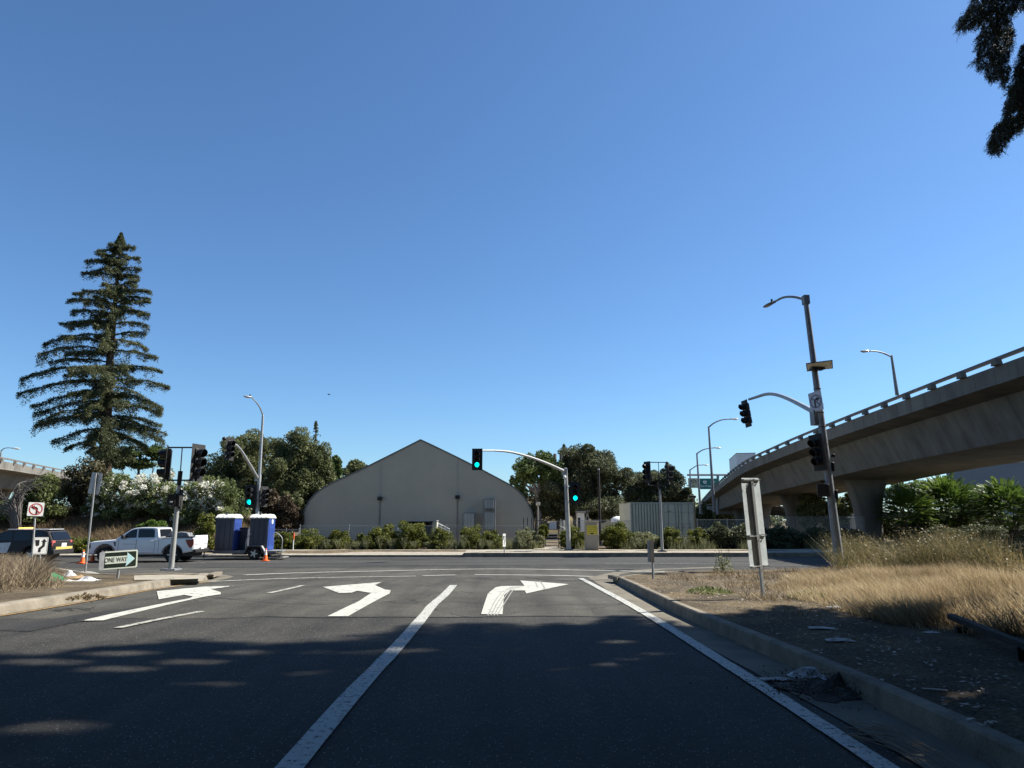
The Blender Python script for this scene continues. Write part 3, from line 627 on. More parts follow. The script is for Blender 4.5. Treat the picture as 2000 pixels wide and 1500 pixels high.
ra = near_redwood('big redwood beside the road whose dark limbs hang into the top right corner', 18.2, 15.3, 38, 6.6, 11)
near_redwood('redwood beside the road just outside the frame on the right', 14.0, 6.0, 37, 9.4, 12)
near_redwood('redwood standing nearest to the camera on the right, outside the frame', 12.5, -2.5, 36, 9.6, 13)
near_redwood('unseen redwood added on the left behind the camera to block skylight', -12.5, -7, 30, 9.5, 15)  # from here on, unseen trees added to keep skylight off the foreground
near_redwood('unseen redwood added on the left beside the camera to block skylight', -14.0, 1.5, 30, 9.0, 16)
near_redwood('unseen redwood added over the road far behind the camera to block skylight', -1, -9.5, 34, 9.5, 17)
near_redwood('unseen redwood added on the right behind the camera to block skylight', 9.5, -11, 36, 9.0, 14)
# the hanging sprays that show, part of the big redwood
g = np.random.default_rng(5); PP = []; UU = []; VV = []
for poly, n in ((HANG[0], 4600), (HANG[1], 4200)):
    xs_ = [p[0] for p in poly]; ys_ = [p[1] for p in poly]; x = g.uniform(min(xs_)+3, min(2050, max(xs_)), n*4); y = g.uniform(min(ys_), max(ys_)-7, n*4)
    k = pip(x, y+5, poly) & pip(x+2, y, poly); x, y = x[k][:n], y[k][:n]
    cx = g.uniform(min(xs_), 2030, 26); cy = g.uniform(min(ys_), max(ys_), 26); keep = np.ones(len(x), bool)
    for a, b_ in zip(cx, cy): keep &= ((x-a)**2+(y-b_)**2*0.4 > g.uniform(2, 6)**2)
    for a, b_ in zip(x[keep], y[keep]):
        o = np.array(tuple(at(a, b_, 14.6+1.8*g.random()+.5*math.sin(b_*.03)))); d = np.array([g.normal()*.5-.35, g.normal()*.5, -1.0-.3*g.random()]); d /= np.linalg.norm(d); L = g.uniform(.10, .26)
        nn = 17; t_ = np.linspace(0, 1, nn); c = o[None]+d[None]*(t_*L)[:, None]+g.normal(size=(nn, 3))*.006
        sd_ = np.cross(d, g.normal(size=3)); sd_ /= np.linalg.norm(sd_); sg = np.where(np.arange(nn) % 2, 1, -1)[:, None]
        u = (sd_[None]*sg*.8+d[None]*.7+g.normal(size=(nn, 3))*.25); u /= np.linalg.norm(u, axis=1, keepdims=True); ll = (.028*(1.25-t_*.7))[:, None]
        PP.append(c+u*ll); UU.append(u*ll); VV.append(np.cross(u, d[None]+g.normal(size=(nn, 3))*.3)*.0075)
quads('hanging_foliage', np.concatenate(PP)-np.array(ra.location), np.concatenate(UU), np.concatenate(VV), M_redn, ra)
lb = MB()
for pts in ([(2080, -60, 15.4), (1990, -20, 15.2), (1950, 30, 15.2), (1945, 90, 15.1), (1945, 150, 15.2)], [(2120, 40, 15.6), (2030, 120, 15.3), (1990, 180, 15.3), (1962, 240, 15.2), (1945, 290, 15.2)], [(1950, 20, 15.2), (1910, 30, 15.3), (1876, 52, 15.3)]):
    lb.tube(spline([at(*q)-ra.location for q in pts], 4), [0.04*(1-.85*i/(4*(len(pts)-1)))+.005 for i in range(4*(len(pts)-1)+1)], 6)
lb.build('limb', M_bark, ra)

# ---- broadleaf trees
def lobe(px, py, rx, ry, Y, depth=1.0):
    c = at(px, py, Y); k = (Y*CT+(c.z-CAMZ)*ST)/1350; return (c.x, c.y, c.z, rx*k, rx*k*depth, ry*k)
def tree(name, label, lobpx, Y, n, size, m, base=None, cat='tree', group=None, sub=.32, nsub=18, tr=0.35, zmin=None, barkm=None, flowers=None, asp=.6, crown='crown', seed=None):
    r = np.random.default_rng(seed or abs(hash(label)) % 10**6 if False else (seed or sum(map(ord, label))))
    lob = [lobe(*(list(l[:4])+[Y+(l[4] if len(l) > 4 else 0)])) for l in lobpx]
    mx = np.mean([l[0] for l in lob]); bz = hg(mx, Y) if Y > 44 else zg(Y)+.18
    if base: mx = at(base, 1000, Y).x
    bz = hg(mx, Y) if Y > 44 else zg(Y)+.18
    t = thing(name, label, cat, (mx, Y, bz), group=group); b = np.array([mx, Y, bz])
    P = lobes_pts(lob, n, r, nsub=nsub, sub=sub, zmin=bz+.02)
    tb = MB(); rd = random.Random(n)
    zc = min(l[2]-l[5]*.6 for l in lob)-bz
    zc = max(0.15, zc)
    tb.tube([(0, 0, -.1), (0.03*zc, 0, zc*.5), (0, 0, zc)], [tr*1.2, tr, tr*.85], 10)
    for l in lob:
        e = Vector((l[0]-mx, l[1]-Y, l[2]-bz)); tb.tube(limb((0, 0, zc*.95), e, 0.05*e.length, rd, 5), [tr*.6*(1-.8*i/5) for i in range(6)], 7)
        for q in range(3):
            d = Vector(rdir(r, 1)[0]); tb.tube([e*.7, e+Vector((d.x*l[3], d.y*l[4], abs(d.z)*l[5]))*.8], [tr*.2, tr*.05], 5)
    tb.build('trunk' if cat == 'tree' else 'stems', barkm or M_barkg, t)
    leaves(crown, P-b, size, m, t, r, asp=asp)
    if flowers:
        nf, fs = flowers; Q = lobes_pts([(a, b_, c, d*1.03, e*1.03, f*1.03) for a, b_, c, d, e, f in lob], nf*3, r, nsub=nsub*3, sub=.13, zmin=bz+.3); Q = Q[:nf*2] if len(Q) > nf*2 else Q
        Q = Q[r.permutation(len(Q))[:nf]]
        tag(leaves('flowers', Q-b, fs, M_flower, t, r, asp=.8), kind='stuff')
    return t
tree('oak_tree', 'broad dark oak behind the left lamp pole', [(455, 905, 48, 52), (490, 880, 50, 44, 2), (440, 940, 42, 40), (520, 930, 60, 70, 1), (470, 960, 60, 40)], 72, 60000, 0.2, M_oak, base=490)
tree('oak_tree', 'tall rounded oak touching the left edge of the tan building', [(575, 880, 46, 44), (560, 930, 50, 60, -1), (612, 900, 34, 48), (605, 950, 46, 55), (590, 985, 50, 40), (540, 970, 45, 50), (632, 940, 22, 50)], 70, 75000, 0.2, M_oak, base=580)
def tx_small(label, pts, Y, Rpx):
    b = [at(x, y, Y) for x, y in pts]; k = Y/1350; H = b[-1].z-b[0].z
    return conifer('conifer_tree', label, b, lambda z: ((Rpx*k*(1-z/H)+.12,)*2), list(np.arange(H*.3, H, .5)), 3, 70, 0.3, M_red, rng, r0=.3)
tx_small('small thin conifer tip rising above the oak by the tan building', [(618, 960), (617, 900), (617, 823)], 92, 20)
tx_small('small dark conifer tip poking up behind the oaks on the right of the tan building', [(1101, 960), (1101, 900), (1101, 868)], 100, 22)
tree('broadleaf_tree', 'light green tree just showing behind the left roof slope', [(650, 925, 18, 22), (656, 905, 12, 14)], 95, 3000, 0.4, M_lime)
tree('broadleaf_tree', 'small dark tree peeking over the left roof slope', [(690, 920, 24, 20), (705, 918, 15, 12)], 98, 4000, 0.4, M_oak)
tree('ailanthus_tree', 'thin light green tree between the redwood and the left signal', [(255, 885, 26, 13), (300, 880, 22, 12), (235, 900, 25, 16), (275, 905, 30, 12), (312, 893, 14, 10)], 63, 5200, 0.22, M_lime, base=262, sub=.4, tr=.12)
tree('broadleaf_tree', 'light green tree at the right shoulder of the tan building', [(1030, 920, 28, 24), (1060, 905, 34, 26, 1), (1015, 945, 16, 30), (1080, 930, 30, 30, 1)], 78, 13000, 0.26, M_lime, base=1050)
tree('oak_tree', 'large dark oak behind the centre signal pole', [(1100, 950, 62, 56), (1150, 915, 62, 46), (1185, 940, 48, 52), (1080, 985, 60, 36), (1170, 985, 66, 40), (1130, 895, 36, 24)], 80, 85000, 0.21, M_oakr, base=1125, tr=.45)
tree('oak_tree', 'dark oak behind the pale green shipping containers', [(1258, 950, 36, 24), (1300, 948, 32, 32), (1326, 968, 24, 28), (1270, 975, 50, 28), (1309, 918, 11, 16), (1228, 968, 20, 28)], 88, 42000, 0.23, M_oakr, base=1285)
tree('broadleaf_tree', 'shaded tree seen between the two big overpass piers', [(1590, 990, 34, 28), (1630, 1000, 30, 34), (1655, 985, 24, 26), (1575, 1010, 24, 22)], 84, 12000, 0.3, M_oak, base=1620, barkm=M_bark)
tree('broadleaf_tree', 'yellow green tree far behind the right pier', [(1755, 965, 28, 24), (1790, 970, 36, 30), (1830, 955, 40, 28)], 112, 8000, 0.4, M_lime)

# left bank: oleanders and scrub
GO = 'flowering oleanders on the left bank'
tree('oleander_bush', 'oleander full of white flowers directly behind the white pickup', [(295, 965, 55, 48), (330, 985, 48, 42), (270, 1000, 45, 30)], 55, 17000, 0.17, M_ole, cat='shrub', flowers=(7500, .14), tr=.08, crown='foliage')
tree('oleander_bush', 'rounded white flowering oleander above the blue toilets', [(415, 975, 44, 44), (375, 985, 45, 48), (455, 1000, 28, 34), (430, 1010, 45, 30)], 54, 17000, 0.17, M_ole, cat='shrub', flowers=(7500, .14), tr=.08, crown='foliage')
tree('oleander_bush', 'sparser oleander with few white flowers right of the leaning sign post', [(225, 970, 34, 44), (200, 990, 34, 34), (240, 1005, 36, 26)], 54.5, 9500, 0.17, M_ole, cat='shrub', flowers=(2000, .13), tr=.08, crown='foliage')
tree('shrub', 'brown drying bush under the tall redwood', [(160, 945, 40, 44), (185, 925, 30, 30), (140, 985, 36, 38), (190, 965, 28, 44)], 55.5, 15000, 0.16, M_olive, cat='shrub', flowers=(90, .12), tr=.07, crown='foliage')
tree('shrub', 'bright green bush left of the brown drying bush', [(85, 950, 30, 26), (60, 985, 38, 34), (100, 990, 32, 36), (75, 1015, 40, 24), (30, 1000, 35, 26)], 54, 13000, 0.18, M_ole, cat='shrub', tr=.07, crown='foliage')
tree('shrub', 'brown dead leafed bush beside the tan building', [(535, 990, 30, 30), (560, 1005, 28, 34), (515, 1012, 26, 30), (572, 1022, 20, 26), (540, 1028, 34, 24)], 58, 24000, 0.16, M_brown, cat='shrub', tr=.07, crown='foliage')
tree('shrub', 'small green bush on top of the brown dead bush', [(573, 985, 16, 22), (560, 970, 10, 14)], 60.5, 3500, 0.16, M_oak, cat='shrub', tr=.05, crown='foliage')
tree('shrub', 'low green bush between the dark patrol car and the pickup', [(145, 1065, 30, 22), (172, 1070, 20, 18), (125, 1060, 18, 16)], 47.3, 6500, 0.13, M_shrub, cat='shrub', tr=.04, crown='foliage')
tree('shrub', 'light green weed bush behind the cab of the pickup', [(305, 1030, 24, 16), (285, 1034, 18, 12)], 49.5, 3600, 0.14, M_ail, cat='shrub', tr=.04, crown='foliage')
tree('shrub', 'green bush between the pickup bed and the left toilet', [(400, 1035, 20, 30), (388, 1055, 22, 22), (408, 1062, 16, 18)], 49, 6500, 0.14, M_shrub, cat='shrub', tr=.04, crown='foliage')
# bare grey shrub
t = thing('bare_shrub', 'leafless grey shrub with arching twigs at the left edge', 'shrub', (at(35, 1050, 51.5).x, 51.5, hg(-36, 51.5))); r = random.Random(3); mb = MB()
for i in range(46):
    px0 = 35+r.uniform(-14, 8); tipx = r.uniform(35, 92); tipy = 915+r.uniform(-4, 40)+(92-tipx)*0.5
    P = [at(px0, 1045, 51.5), at(px0-4+r.uniform(-6, 6), 995, 51.5+r.uniform(-.5, .5)), at(px0+(tipx-px0)*.25, 955+r.uniform(-10, 10), 51.5+r.uniform(-.8, .8)), at(tipx, tipy, 51.5+r.uniform(-1, 1))]
    mb.tube(spline([p-t.location for p in P], 5), [0.035*(1-.85*k/15)+.006 for k in range(16)], 5)
for i in range(22):
    P = [at(38, 1040, 51), at(r.uniform(5, 30), 1000+r.uniform(-20, 10), 51), at(r.uniform(-40, 15), 985+r.uniform(-40, 25), 50.6)]; mb.tube(spline([p-t.location for p in P], 5), [0.03*(1-.85*k/10)+.005 for k in range(11)], 5)
mb.build('branches', M_barkg, t)

# the row of clipped shrubs behind the far pavement
GS = 'shrubs along the far pavement'
row = [(553, 1060, 22, 20, 'small green shrub right of the toilet trailer'), (603, 1060, 32, 21, 'wide dark green shrub next to the orange topped marker post'), (664, 1060, 25, 22, 'rounded shrub second from the orange marker post'),
       (706, 1062, 15, 17, 'small thin shrub before the generator box'), (748, 1055, 30, 25, 'large shrub left of the generator box'), (804, 1050, 30, 29, 'tallest rounded shrub in front of the generator box'),
       (862, 1058, 24, 22, 'round shrub right of the generator box'), (921, 1056, 25, 24, 'yellow green shrub below the short silver duct'), (963, 1060, 21, 20, 'dark shrub below the tall silver duct')]
for x, y, rx, ry, lab in row:
    tree('shrub', lab, [(x, y-2, rx*1.05, ry*1.12), (x-rx*.45, y+7, rx*.7, ry*.75, -.6), (x+rx*.45, y+6, rx*.7, ry*.75, .4)], 51, int(620*rx), 0.10, M_shrub, cat='shrub', group=GS, tr=.04, crown='foliage', nsub=30, sub=.25)
row2 = [(1033, 1055, 34, 24, M_grey, 'pale grey green flowering shrub right of the small arrow sign'), (1118, 1052, 26, 24, M_shrub, 'green shrub behind the centre signal pole'), (1062, 1035, 10, 12, M_shrub, 'small yellow topped shrub at the gate'),
        (1207, 1048, 36, 28, M_shrub, 'large dark shrub right of the yellow labelled cabinet'), (1262, 1058, 30, 20, M_grey, 'grassy green shrub left of the double signal pole'), (1310, 1052, 24, 22, M_shrub, 'olive shrub right of the double signal pole'),
        (1362, 1050, 20, 18, M_shrub, 'last yellow green shrub before the overpass shade')]
for x, y, rx, ry, mm, lab in row2:
    tree('shrub', lab, [(x, y, rx, ry*.95), (x-rx*.3, y+6, rx*.7, ry*.7, -.5), (x+rx*.3, y+6, rx*.7, ry*.7, .4)], 51.5, int(600*rx), 0.10, mm, cat='shrub', group=GS, tr=.04, crown='foliage', nsub=30, sub=.25)
row3 = [(1405, 1050, 34, 26, 'dark shaded hedge shrub just right of the containers'), (1460, 1052, 40, 28, 'dark shaded shrub behind the twin sign backs'), (1525, 1054, 42, 26, 'dark shaded shrub right of the twin sign backs'), (1590, 1054, 40, 24, 'dark shaded shrub left of the large signal pole'), (1655, 1056, 34, 22, 'dark shaded shrub behind the large signal pole')]
for x, y, rx, ry, lab in row3:
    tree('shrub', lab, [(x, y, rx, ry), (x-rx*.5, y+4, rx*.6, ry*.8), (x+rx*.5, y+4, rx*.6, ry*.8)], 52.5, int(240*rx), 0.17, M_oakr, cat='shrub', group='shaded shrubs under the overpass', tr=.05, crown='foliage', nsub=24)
row4 = [(1775, 1048, 26, 18, 'low shrub right of the largest pier'), (1845, 1046, 34, 18, 'low dark shrub in the middle of the right hand thicket'), (1925, 1046, 38, 20, 'low dark shrub at the right end of the thicket')]
for x, y, rx, ry, lab in row4:
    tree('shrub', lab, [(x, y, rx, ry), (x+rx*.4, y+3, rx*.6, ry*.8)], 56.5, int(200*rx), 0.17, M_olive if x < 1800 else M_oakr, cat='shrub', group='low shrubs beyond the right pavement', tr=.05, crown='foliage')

# sumac-like thicket under the bridge on the right: fronds of paired leaflets
def frond_tree(label, px, py, rx, ry, Y, nf, seed):
    r = np.random.default_rng(seed); c = np.array(lobe(px, py, rx, ry, Y)); bz = hg(c[0], Y); t = thing('ailanthus_tree', label, 'tree', (c[0], Y, bz), group='leafy sumac-like trees right of the pier')
    st = MB(); rd = random.Random(seed)
    for i in range(9):
        a = rd.uniform(0, 2*PI); st.tube([(rd.uniform(-.3, .3), rd.uniform(-.3, .3), 0), (math.cos(a)*c[3]*.4, math.sin(a)*c[4]*.4, (c[2]-bz)*.8), (math.cos(a)*c[3]*.6, math.sin(a)*c[4]*.6, c[2]-bz+c[5]*.6)], [.09, .06, .02], 6)
    st.build('trunk', M_bark, t)
    d = rdir(r, nf); org = c[:3]+d*c[3:6]*(0.35+0.5*r.random(nf))[:, None]
    org = org[org[:, 2] > bz+.3]; d = d[:len(org)]
    out = d.copy(); out[:, 2] = out[:, 2]*.5+.55; out /= np.linalg.norm(out, axis=1, keepdims=True)
    P = []; U = []; V = []
    for o, f in zip(org, out):
        L = r.uniform(.8, 1.3); s = np.cross(f, [0, 0, 1.0]); s /= np.linalg.norm(s)+1e-6; k = np.arange(2, 13)/12
        pos = o+f*(k*L)[:, None]; pos[:, 2] -= (k**2)*L*.35
        for sg in (-1, 1):
            dirn = s*sg*.9+f*.45; dirn = dirn/np.linalg.norm(dirn); ll = .30*(1-.45*k)
            P.append(pos+dirn*(ll*.5)[:, None]); U.append(dirn[None]*(ll*.5)[:, None]+np.array([0, 0, -.03])); w = np.cross(dirn, np.cross(f, dirn)); V.append(np.repeat((f*.05+r.normal(size=3)*.015)[None], len(k), 0))
    quads('crown', np.concatenate(P)-np.array([c[0], Y, bz]), np.concatenate(U), np.concatenate(V), M_ail, t); 
    return t
frond_tree('bright leafy tree directly right of the largest pier', 1775, 1000, 50, 40, 62, 520, 21)
frond_tree('darker tall leafy tree in the middle of the right hand thicket', 1850, 985, 62, 58, 64, 900, 22)
frond_tree('leafy tree with spreading fronds at the right edge', 1965, 990, 62, 52, 60, 800, 23)
frond_tree('leafy tree filling in behind the right hand thicket', 1905, 995, 50, 45, 68, 500, 24)

for x, y, rx, ry, lab in [(1745, 1035, 34, 20, 'dark undergrowth bush at the foot of the right pier thicket'), (1815, 1032, 46, 24, 'dark undergrowth bush under the middle of the thicket'), (1890, 1030, 46, 26, 'dark undergrowth bush under the right half of the thicket'), (1975, 1032, 50, 26, 'dark undergrowth bush at the far right under the thicket')]:
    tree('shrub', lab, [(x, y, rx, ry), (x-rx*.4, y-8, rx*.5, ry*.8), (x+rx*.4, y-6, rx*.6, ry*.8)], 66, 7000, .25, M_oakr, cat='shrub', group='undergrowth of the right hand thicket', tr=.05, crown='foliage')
# ---- grasses (uncountable)
def sample_px(polys, n, bx, by, g, dz=.19):
    """random ground positions whose picture position lies in one of the outlines"""
    X = g.uniform(bx[0], bx[1], n); Y = g.uniform(by[0], by[1], n); tt = np.clip((Y-13)/28, 0, 1); Z = -0.6*tt*tt*(3-2*tt)+dz
    x, y, d = vproj(np.stack([X, Y, Z], 1)); k = np.zeros(n, bool)
    for p in polys: k |= pip(x, y, p)
    return X[k], Y[k], Z[k], x[k], y[k]
g = np.random.default_rng(99)
X, Y, Z, px, py = sample_px([[(1505, 1150), (1540, 1122), (1640, 1118), (1760, 1124), (1900, 1128), (2150, 1140), (2150, 1325), (2000, 1280), (1900, 1252), (1800, 1232), (1700, 1208), (1600, 1182), (1540, 1168)]], 420000, (5, 20), (10, 26), g)
den = 1.1*np.clip((px-1480)/160, .12, 1)*np.array([0.6+0.7*mnoise.noise(Vector((a*.9, b*.9, 0))) for a, b in zip(X, Y)]); pn = np.array([np.clip(.95+.9*mnoise.noise(Vector((a*.75, b*1.1, 4))), .35, 1.5) for a, b in zip(X, Y)]); den = den*np.clip(pn*1.6-.75, .05, 1)
k = g.random(len(X)) < den
X, Y, Z, px, pn = X[k], Y[k], Z[k], px[k], pn[k]; print('straw', len(X))
h = (0.10+0.17*np.clip((px-1500)/250, 0, 1)+.10*np.clip((px-1750)/250, 0, 1))*(0.5+0.9*g.random(len(X)))*pn
tag(grass('dry_grass', X, Y, Z-.02, h, 0.009+0.009*g.random(len(X)), (-.55, -.05), M_straw, g, .45), 'golden dry grass leaning left on the right hand verge', 'grass', kind='stuff')
X, Y, Z, px, py = sample_px([[(1290, 1128), (1420, 1116), (1560, 1112), (1640, 1112), (1600, 1160), (1540, 1185), (1700, 1230), (1560, 1205), (1480, 1180), (1400, 1150)]], 60000, (3, 16), (12, 32), g)
k = g.random(len(X)) < np.array([np.clip(0.15+0.9*mnoise.noise(Vector((a*.8, b*.8, 5))), 0, .6) for a, b in zip(X, Y)]); X, Y, Z = X[k], Y[k], Z[k]
tag(grass('dry_weeds', X, Y, Z-.02, .08+.16*g.random(len(X)), 0.016, (-.3, 0), M_bstraw, g, .6), 'short sparse brown weeds around the twin sign post', 'weeds', kind='stuff')
# tall roadside weeds
X, Y, Z, px, py = sample_px([[(1640, 1104), (1700, 1100), (1990, 1098), (2150, 1100), (2150, 1150), (1960, 1140), (1900, 1128), (1700, 1126), (1640, 1124)]], 120000, (8, 26), (18, 32), g)
dn = np.array([np.clip(0.42+1.1*mnoise.noise(Vector((a*.55, b*.25, 9))), 0.02, .9) for a, b in zip(X, Y)]); k = g.random(len(X)) < dn*1.1; X, Y, Z, px, dn = X[k], Y[k], Z[k], px[k], dn[k]; print('weeds', len(X))
h = (.35+1.05*g.random(len(X))**1.6)*(.5+.75*dn)
tag(grass('tall_weeds', X, Y, Z-.02, h, 0.018, (-.38, 0), M_weed, g, .35), 'tall green and brown weeds around the large signal pole', 'weeds', kind='stuff')
kk = g.random(len(X)) < .9; n3 = int(kk.sum()); tt = .45+.6*g.random(n3)
Pw = np.stack([X[kk]-.5*h[kk]*tt+g.normal(size=n3)*.09, Y[kk]+g.normal(size=n3)*.09, Z[kk]+h[kk]*tt], 1)
tag(leaves('weed_seed_heads', Pw, .07, M_weed, None, g, asp=.5), 'small leaves and seed heads on the tall weeds at right', 'weeds', kind='stuff')
# left corner grass
X, Y, Z, px, py = sample_px([[(-300, 1106), (0, 1108), (100, 1116), (130, 1128), (115, 1150), (30, 1158), (-300, 1185)]], 230000, (-40, -10), (14, 34), g, .15)
k = g.random(len(X)) < np.array([np.clip(0.45+.9*mnoise.noise(Vector((a*.5, b*.5, 2))), .05, .9) for a, b in zip(X, Y)]); X, Y, Z, px = X[k], Y[k], Z[k], px[k]; print('lg', len(X))
tag(grass('dry_grass', X, Y, Z-.02, (.25+.5*g.random(len(X)))*np.clip((135-px)/70, .4, 1), 0.02, (.05, 0), M_gstraw, g, .75), 'tangled grey brown dry grass at the left corner', 'grass', kind='stuff')
# bank and lot
n = 90000; X = g.uniform(-62, -19.5, n); Y = g.uniform(48.8, 59, n); Z = np.array([hg(a, b) for a, b in zip(X, Y)])
tag(grass('bank_grass', X, Y, Z-.02, .25+.4*g.random(n), 0.03, (-.1, 0), M_bstraw, g, .5), 'brown dry grass covering the left bank', 'grass', kind='stuff')
n = 26000; X = g.uniform(-14, 42, n); Y = kerbA = g.uniform(49.9, 52.5, n); Z = np.full(n, -.3); k = (np.abs(X-3.15) > 1.3); X, Y, Z = X[k], Y[k], Z[k]
Xc = (X/1.7).round()*1.7; k = np.array([mnoise.noise(Vector((a*.6, 3, 1))) > -.1 for a in Xc]) & (g.random(len(X)) < .5); X, Y, Z = X[k], Y[k], Z[k]
tag(grass('tall_grass', X, Y, Z, .3+.55*g.random(len(X)), 0.02, (0, 0), M_grey, g, .22), 'pale green tall grass tufts in front of the far shrubs', 'grass', kind='stuff')
# small weed plants on the bare verge
def weedplant(px, py, r, h, m, lab, n=500, name='weed_plant'):
    p = G(px, py, .18); t = thing(name, lab, 'weed', p); gg = np.random.default_rng(px)
    a = gg.random(n)*2*PI; rr = r*np.sqrt(gg.random(n)); P = np.stack([np.cos(a)*rr, np.sin(a)*rr, h*(1-rr/r)**.6*gg.random(n)+.02], 1); leaves('foliage', P, .06 if h < .4 else .07, m, t, gg, asp=.5); return t
weedplant(1450, 1162, .0001+.4, .12, M_ail, 'flat green weed on bare soil left of the twin sign post') if False else None
weedplant(1385, 1158, .5, .13, M_ole, 'low green weed on bare soil between the kerb and the twin sign post')
weedplant(1583, 1170, .45, .16, M_ole, 'low green weed right of the twin sign post foot')
t = weedplant(1413, 1116, .35, .75, M_grey, 'spiky grey green thistle near the far kerb', 350, 'thistle')
mb = MB(); r = random.Random(2)
for i in range(22): mb.tube([(0, 0, 0), (r.uniform(-.35, .35), r.uniform(-.2, .2), r.uniform(.45, .95))], [.008, .004], 4)
mb.build('stems', M_grey, t)
p = G(168, 1169, .0)
weedplant(168, 1171, .35, .12, M_bstraw, 'brown weed growing from the left kerb joint', 260)
gx = random.Random(31); ORD = 'first second third fourth fifth sixth seventh eighth ninth tenth eleventh twelfth thirteenth fourteenth fifteenth sixteenth seventeenth eighteenth nineteenth'.split()
for i, x in enumerate([640, 660, 700, 716, 742, 762, 790, 812, 838, 880, 905, 938, 955, 1000, 1020, 1240, 1255, 1340, 1378]):
    b = at(x+gx.uniform(-4, 4), 1078, 49.6+gx.uniform(-.3, .5)); b.z = -.3; hh = gx.uniform(.5, 1.05); t = thing('wild_plant', ORD[i]+' wispy pale weed clump from the left in front of the far shrubs', 'weed', b); mb = MB()
    for q in range(14): mb.tube([(0, 0, 0), (gx.uniform(-.4, .4), gx.uniform(-.2, .2), hh*gx.uniform(.5, 1))], [.012, .005], 4)
    mb.build('stems', M_grey, t); gg = np.random.default_rng(i+400); n = 420; aa = gg.random(n)*2*PI; zz = gg.random(n); P = np.stack([np.cos(aa)*.36*zz*gg.random(n)**.5, np.sin(aa)*.25*zz, zz*hh], 1); leaves('foliage', P, .055, M_grey, t, gg, asp=.45)
# litter of chips and leaves on the verge and gutter
X, Y, Z, px, py = sample_px([[(1215, 1130), (1500, 1118), (1560, 1125), (1640, 1190), (1760, 1232), (2000, 1300), (2100, 1420), (2050, 1480), (1700, 1320), (1440, 1215), (1300, 1160)]], 26000, (2.5, 16), (4, 30), g, .2)
U = rdir(g, len(X)); U[:, 2] *= .25; s = (.012+.035*g.random(len(X))**2)[:, None]; V = np.cross(U, [0, 0, 1.0]); V /= np.linalg.norm(V, axis=1, keepdims=True)
M_chip = leafmat('bark_chips', [(0.07, 0.05, 0.035), (0.22, 0.17, 0.11), (0.5, 0.44, 0.34)], 0.0, scale=3)
tag(quads('bark_litter', np.stack([X, Y, Z+.012], 1), U*s, V*s*.45, M_chip), 'chips, dead leaves and pebbles scattered over the verge', 'ground litter', kind='stuff')

# far tree line behind everything
g = np.random.default_rng(123); lob = []
for x in np.arange(-170, 260, 5.5):
    yy = 215+g.uniform(-25, 30); h_ = g.uniform(3.0, 6.5)*(1.0 if x < 60 else .8); lob.append((x+g.uniform(-2, 2), yy, h_*.5-.3, g.uniform(4, 7), 4, h_*.7))
tag(leaves('far_trees', lobes_pts(lob, 52000, g, nsub=14), 1.0, M_oak, None, g, asp=.7), 'distant dark tree line along the horizon', 'tree line', kind='stuff')
# ------------------------------------------------------------ signals, lamps, signs
M_galv = mat('galvanised_steel', (0.36, 0.37, 0.37), 0.5, metal=0.55, var=0.15, scale=4, bump=0.1)
M_galvd = mat('weathered_galvanised_steel', (0.225, 0.235, 0.245), 0.6, metal=0.3, var=0.22, scale=3, bump=0.1)
M_galvw = mat('pale_galvanised_steel', (0.33, 0.335, 0.325), 0.55, metal=0.25, var=0.15, scale=2.5)
M_black = mat('black_signal_paint', (0.012, 0.012, 0.013), 0.45, var=0.3)
M_blackm = mat('matt_black', (0.02, 0.02, 0.02), 0.8, var=0.3)
M_lens = mat('dark_lens', (0.03, 0.012, 0.01), 0.2, var=0.2)
M_lensy = mat('dark_amber_lens', (0.035, 0.02, 0.008), 0.2, var=0.2)
M_green = mat('lit_green_lens', (0.0, 0.35, 0.3), 0.3, emit=(0.0, 0.86, 0.78), es=1.25)
M_white = mat('white_sheeting', (0.80, 0.80, 0.77), 0.5, var=0.06)
M_sblack = mat('sign_black', (0.015, 0.015, 0.015), 0.5)
M_red = mat('sign_red', (0.45, 0.03, 0.03), 0.5)
M_alu = mat('bare_aluminium_sign_back', (0.56, 0.62, 0.64), 0.6, metal=0.1, var=0.18, scale=5, bump=0.05)
M_lampglass = mat('lamp_glass', (0.6, 0.6, 0.58), 0.2)

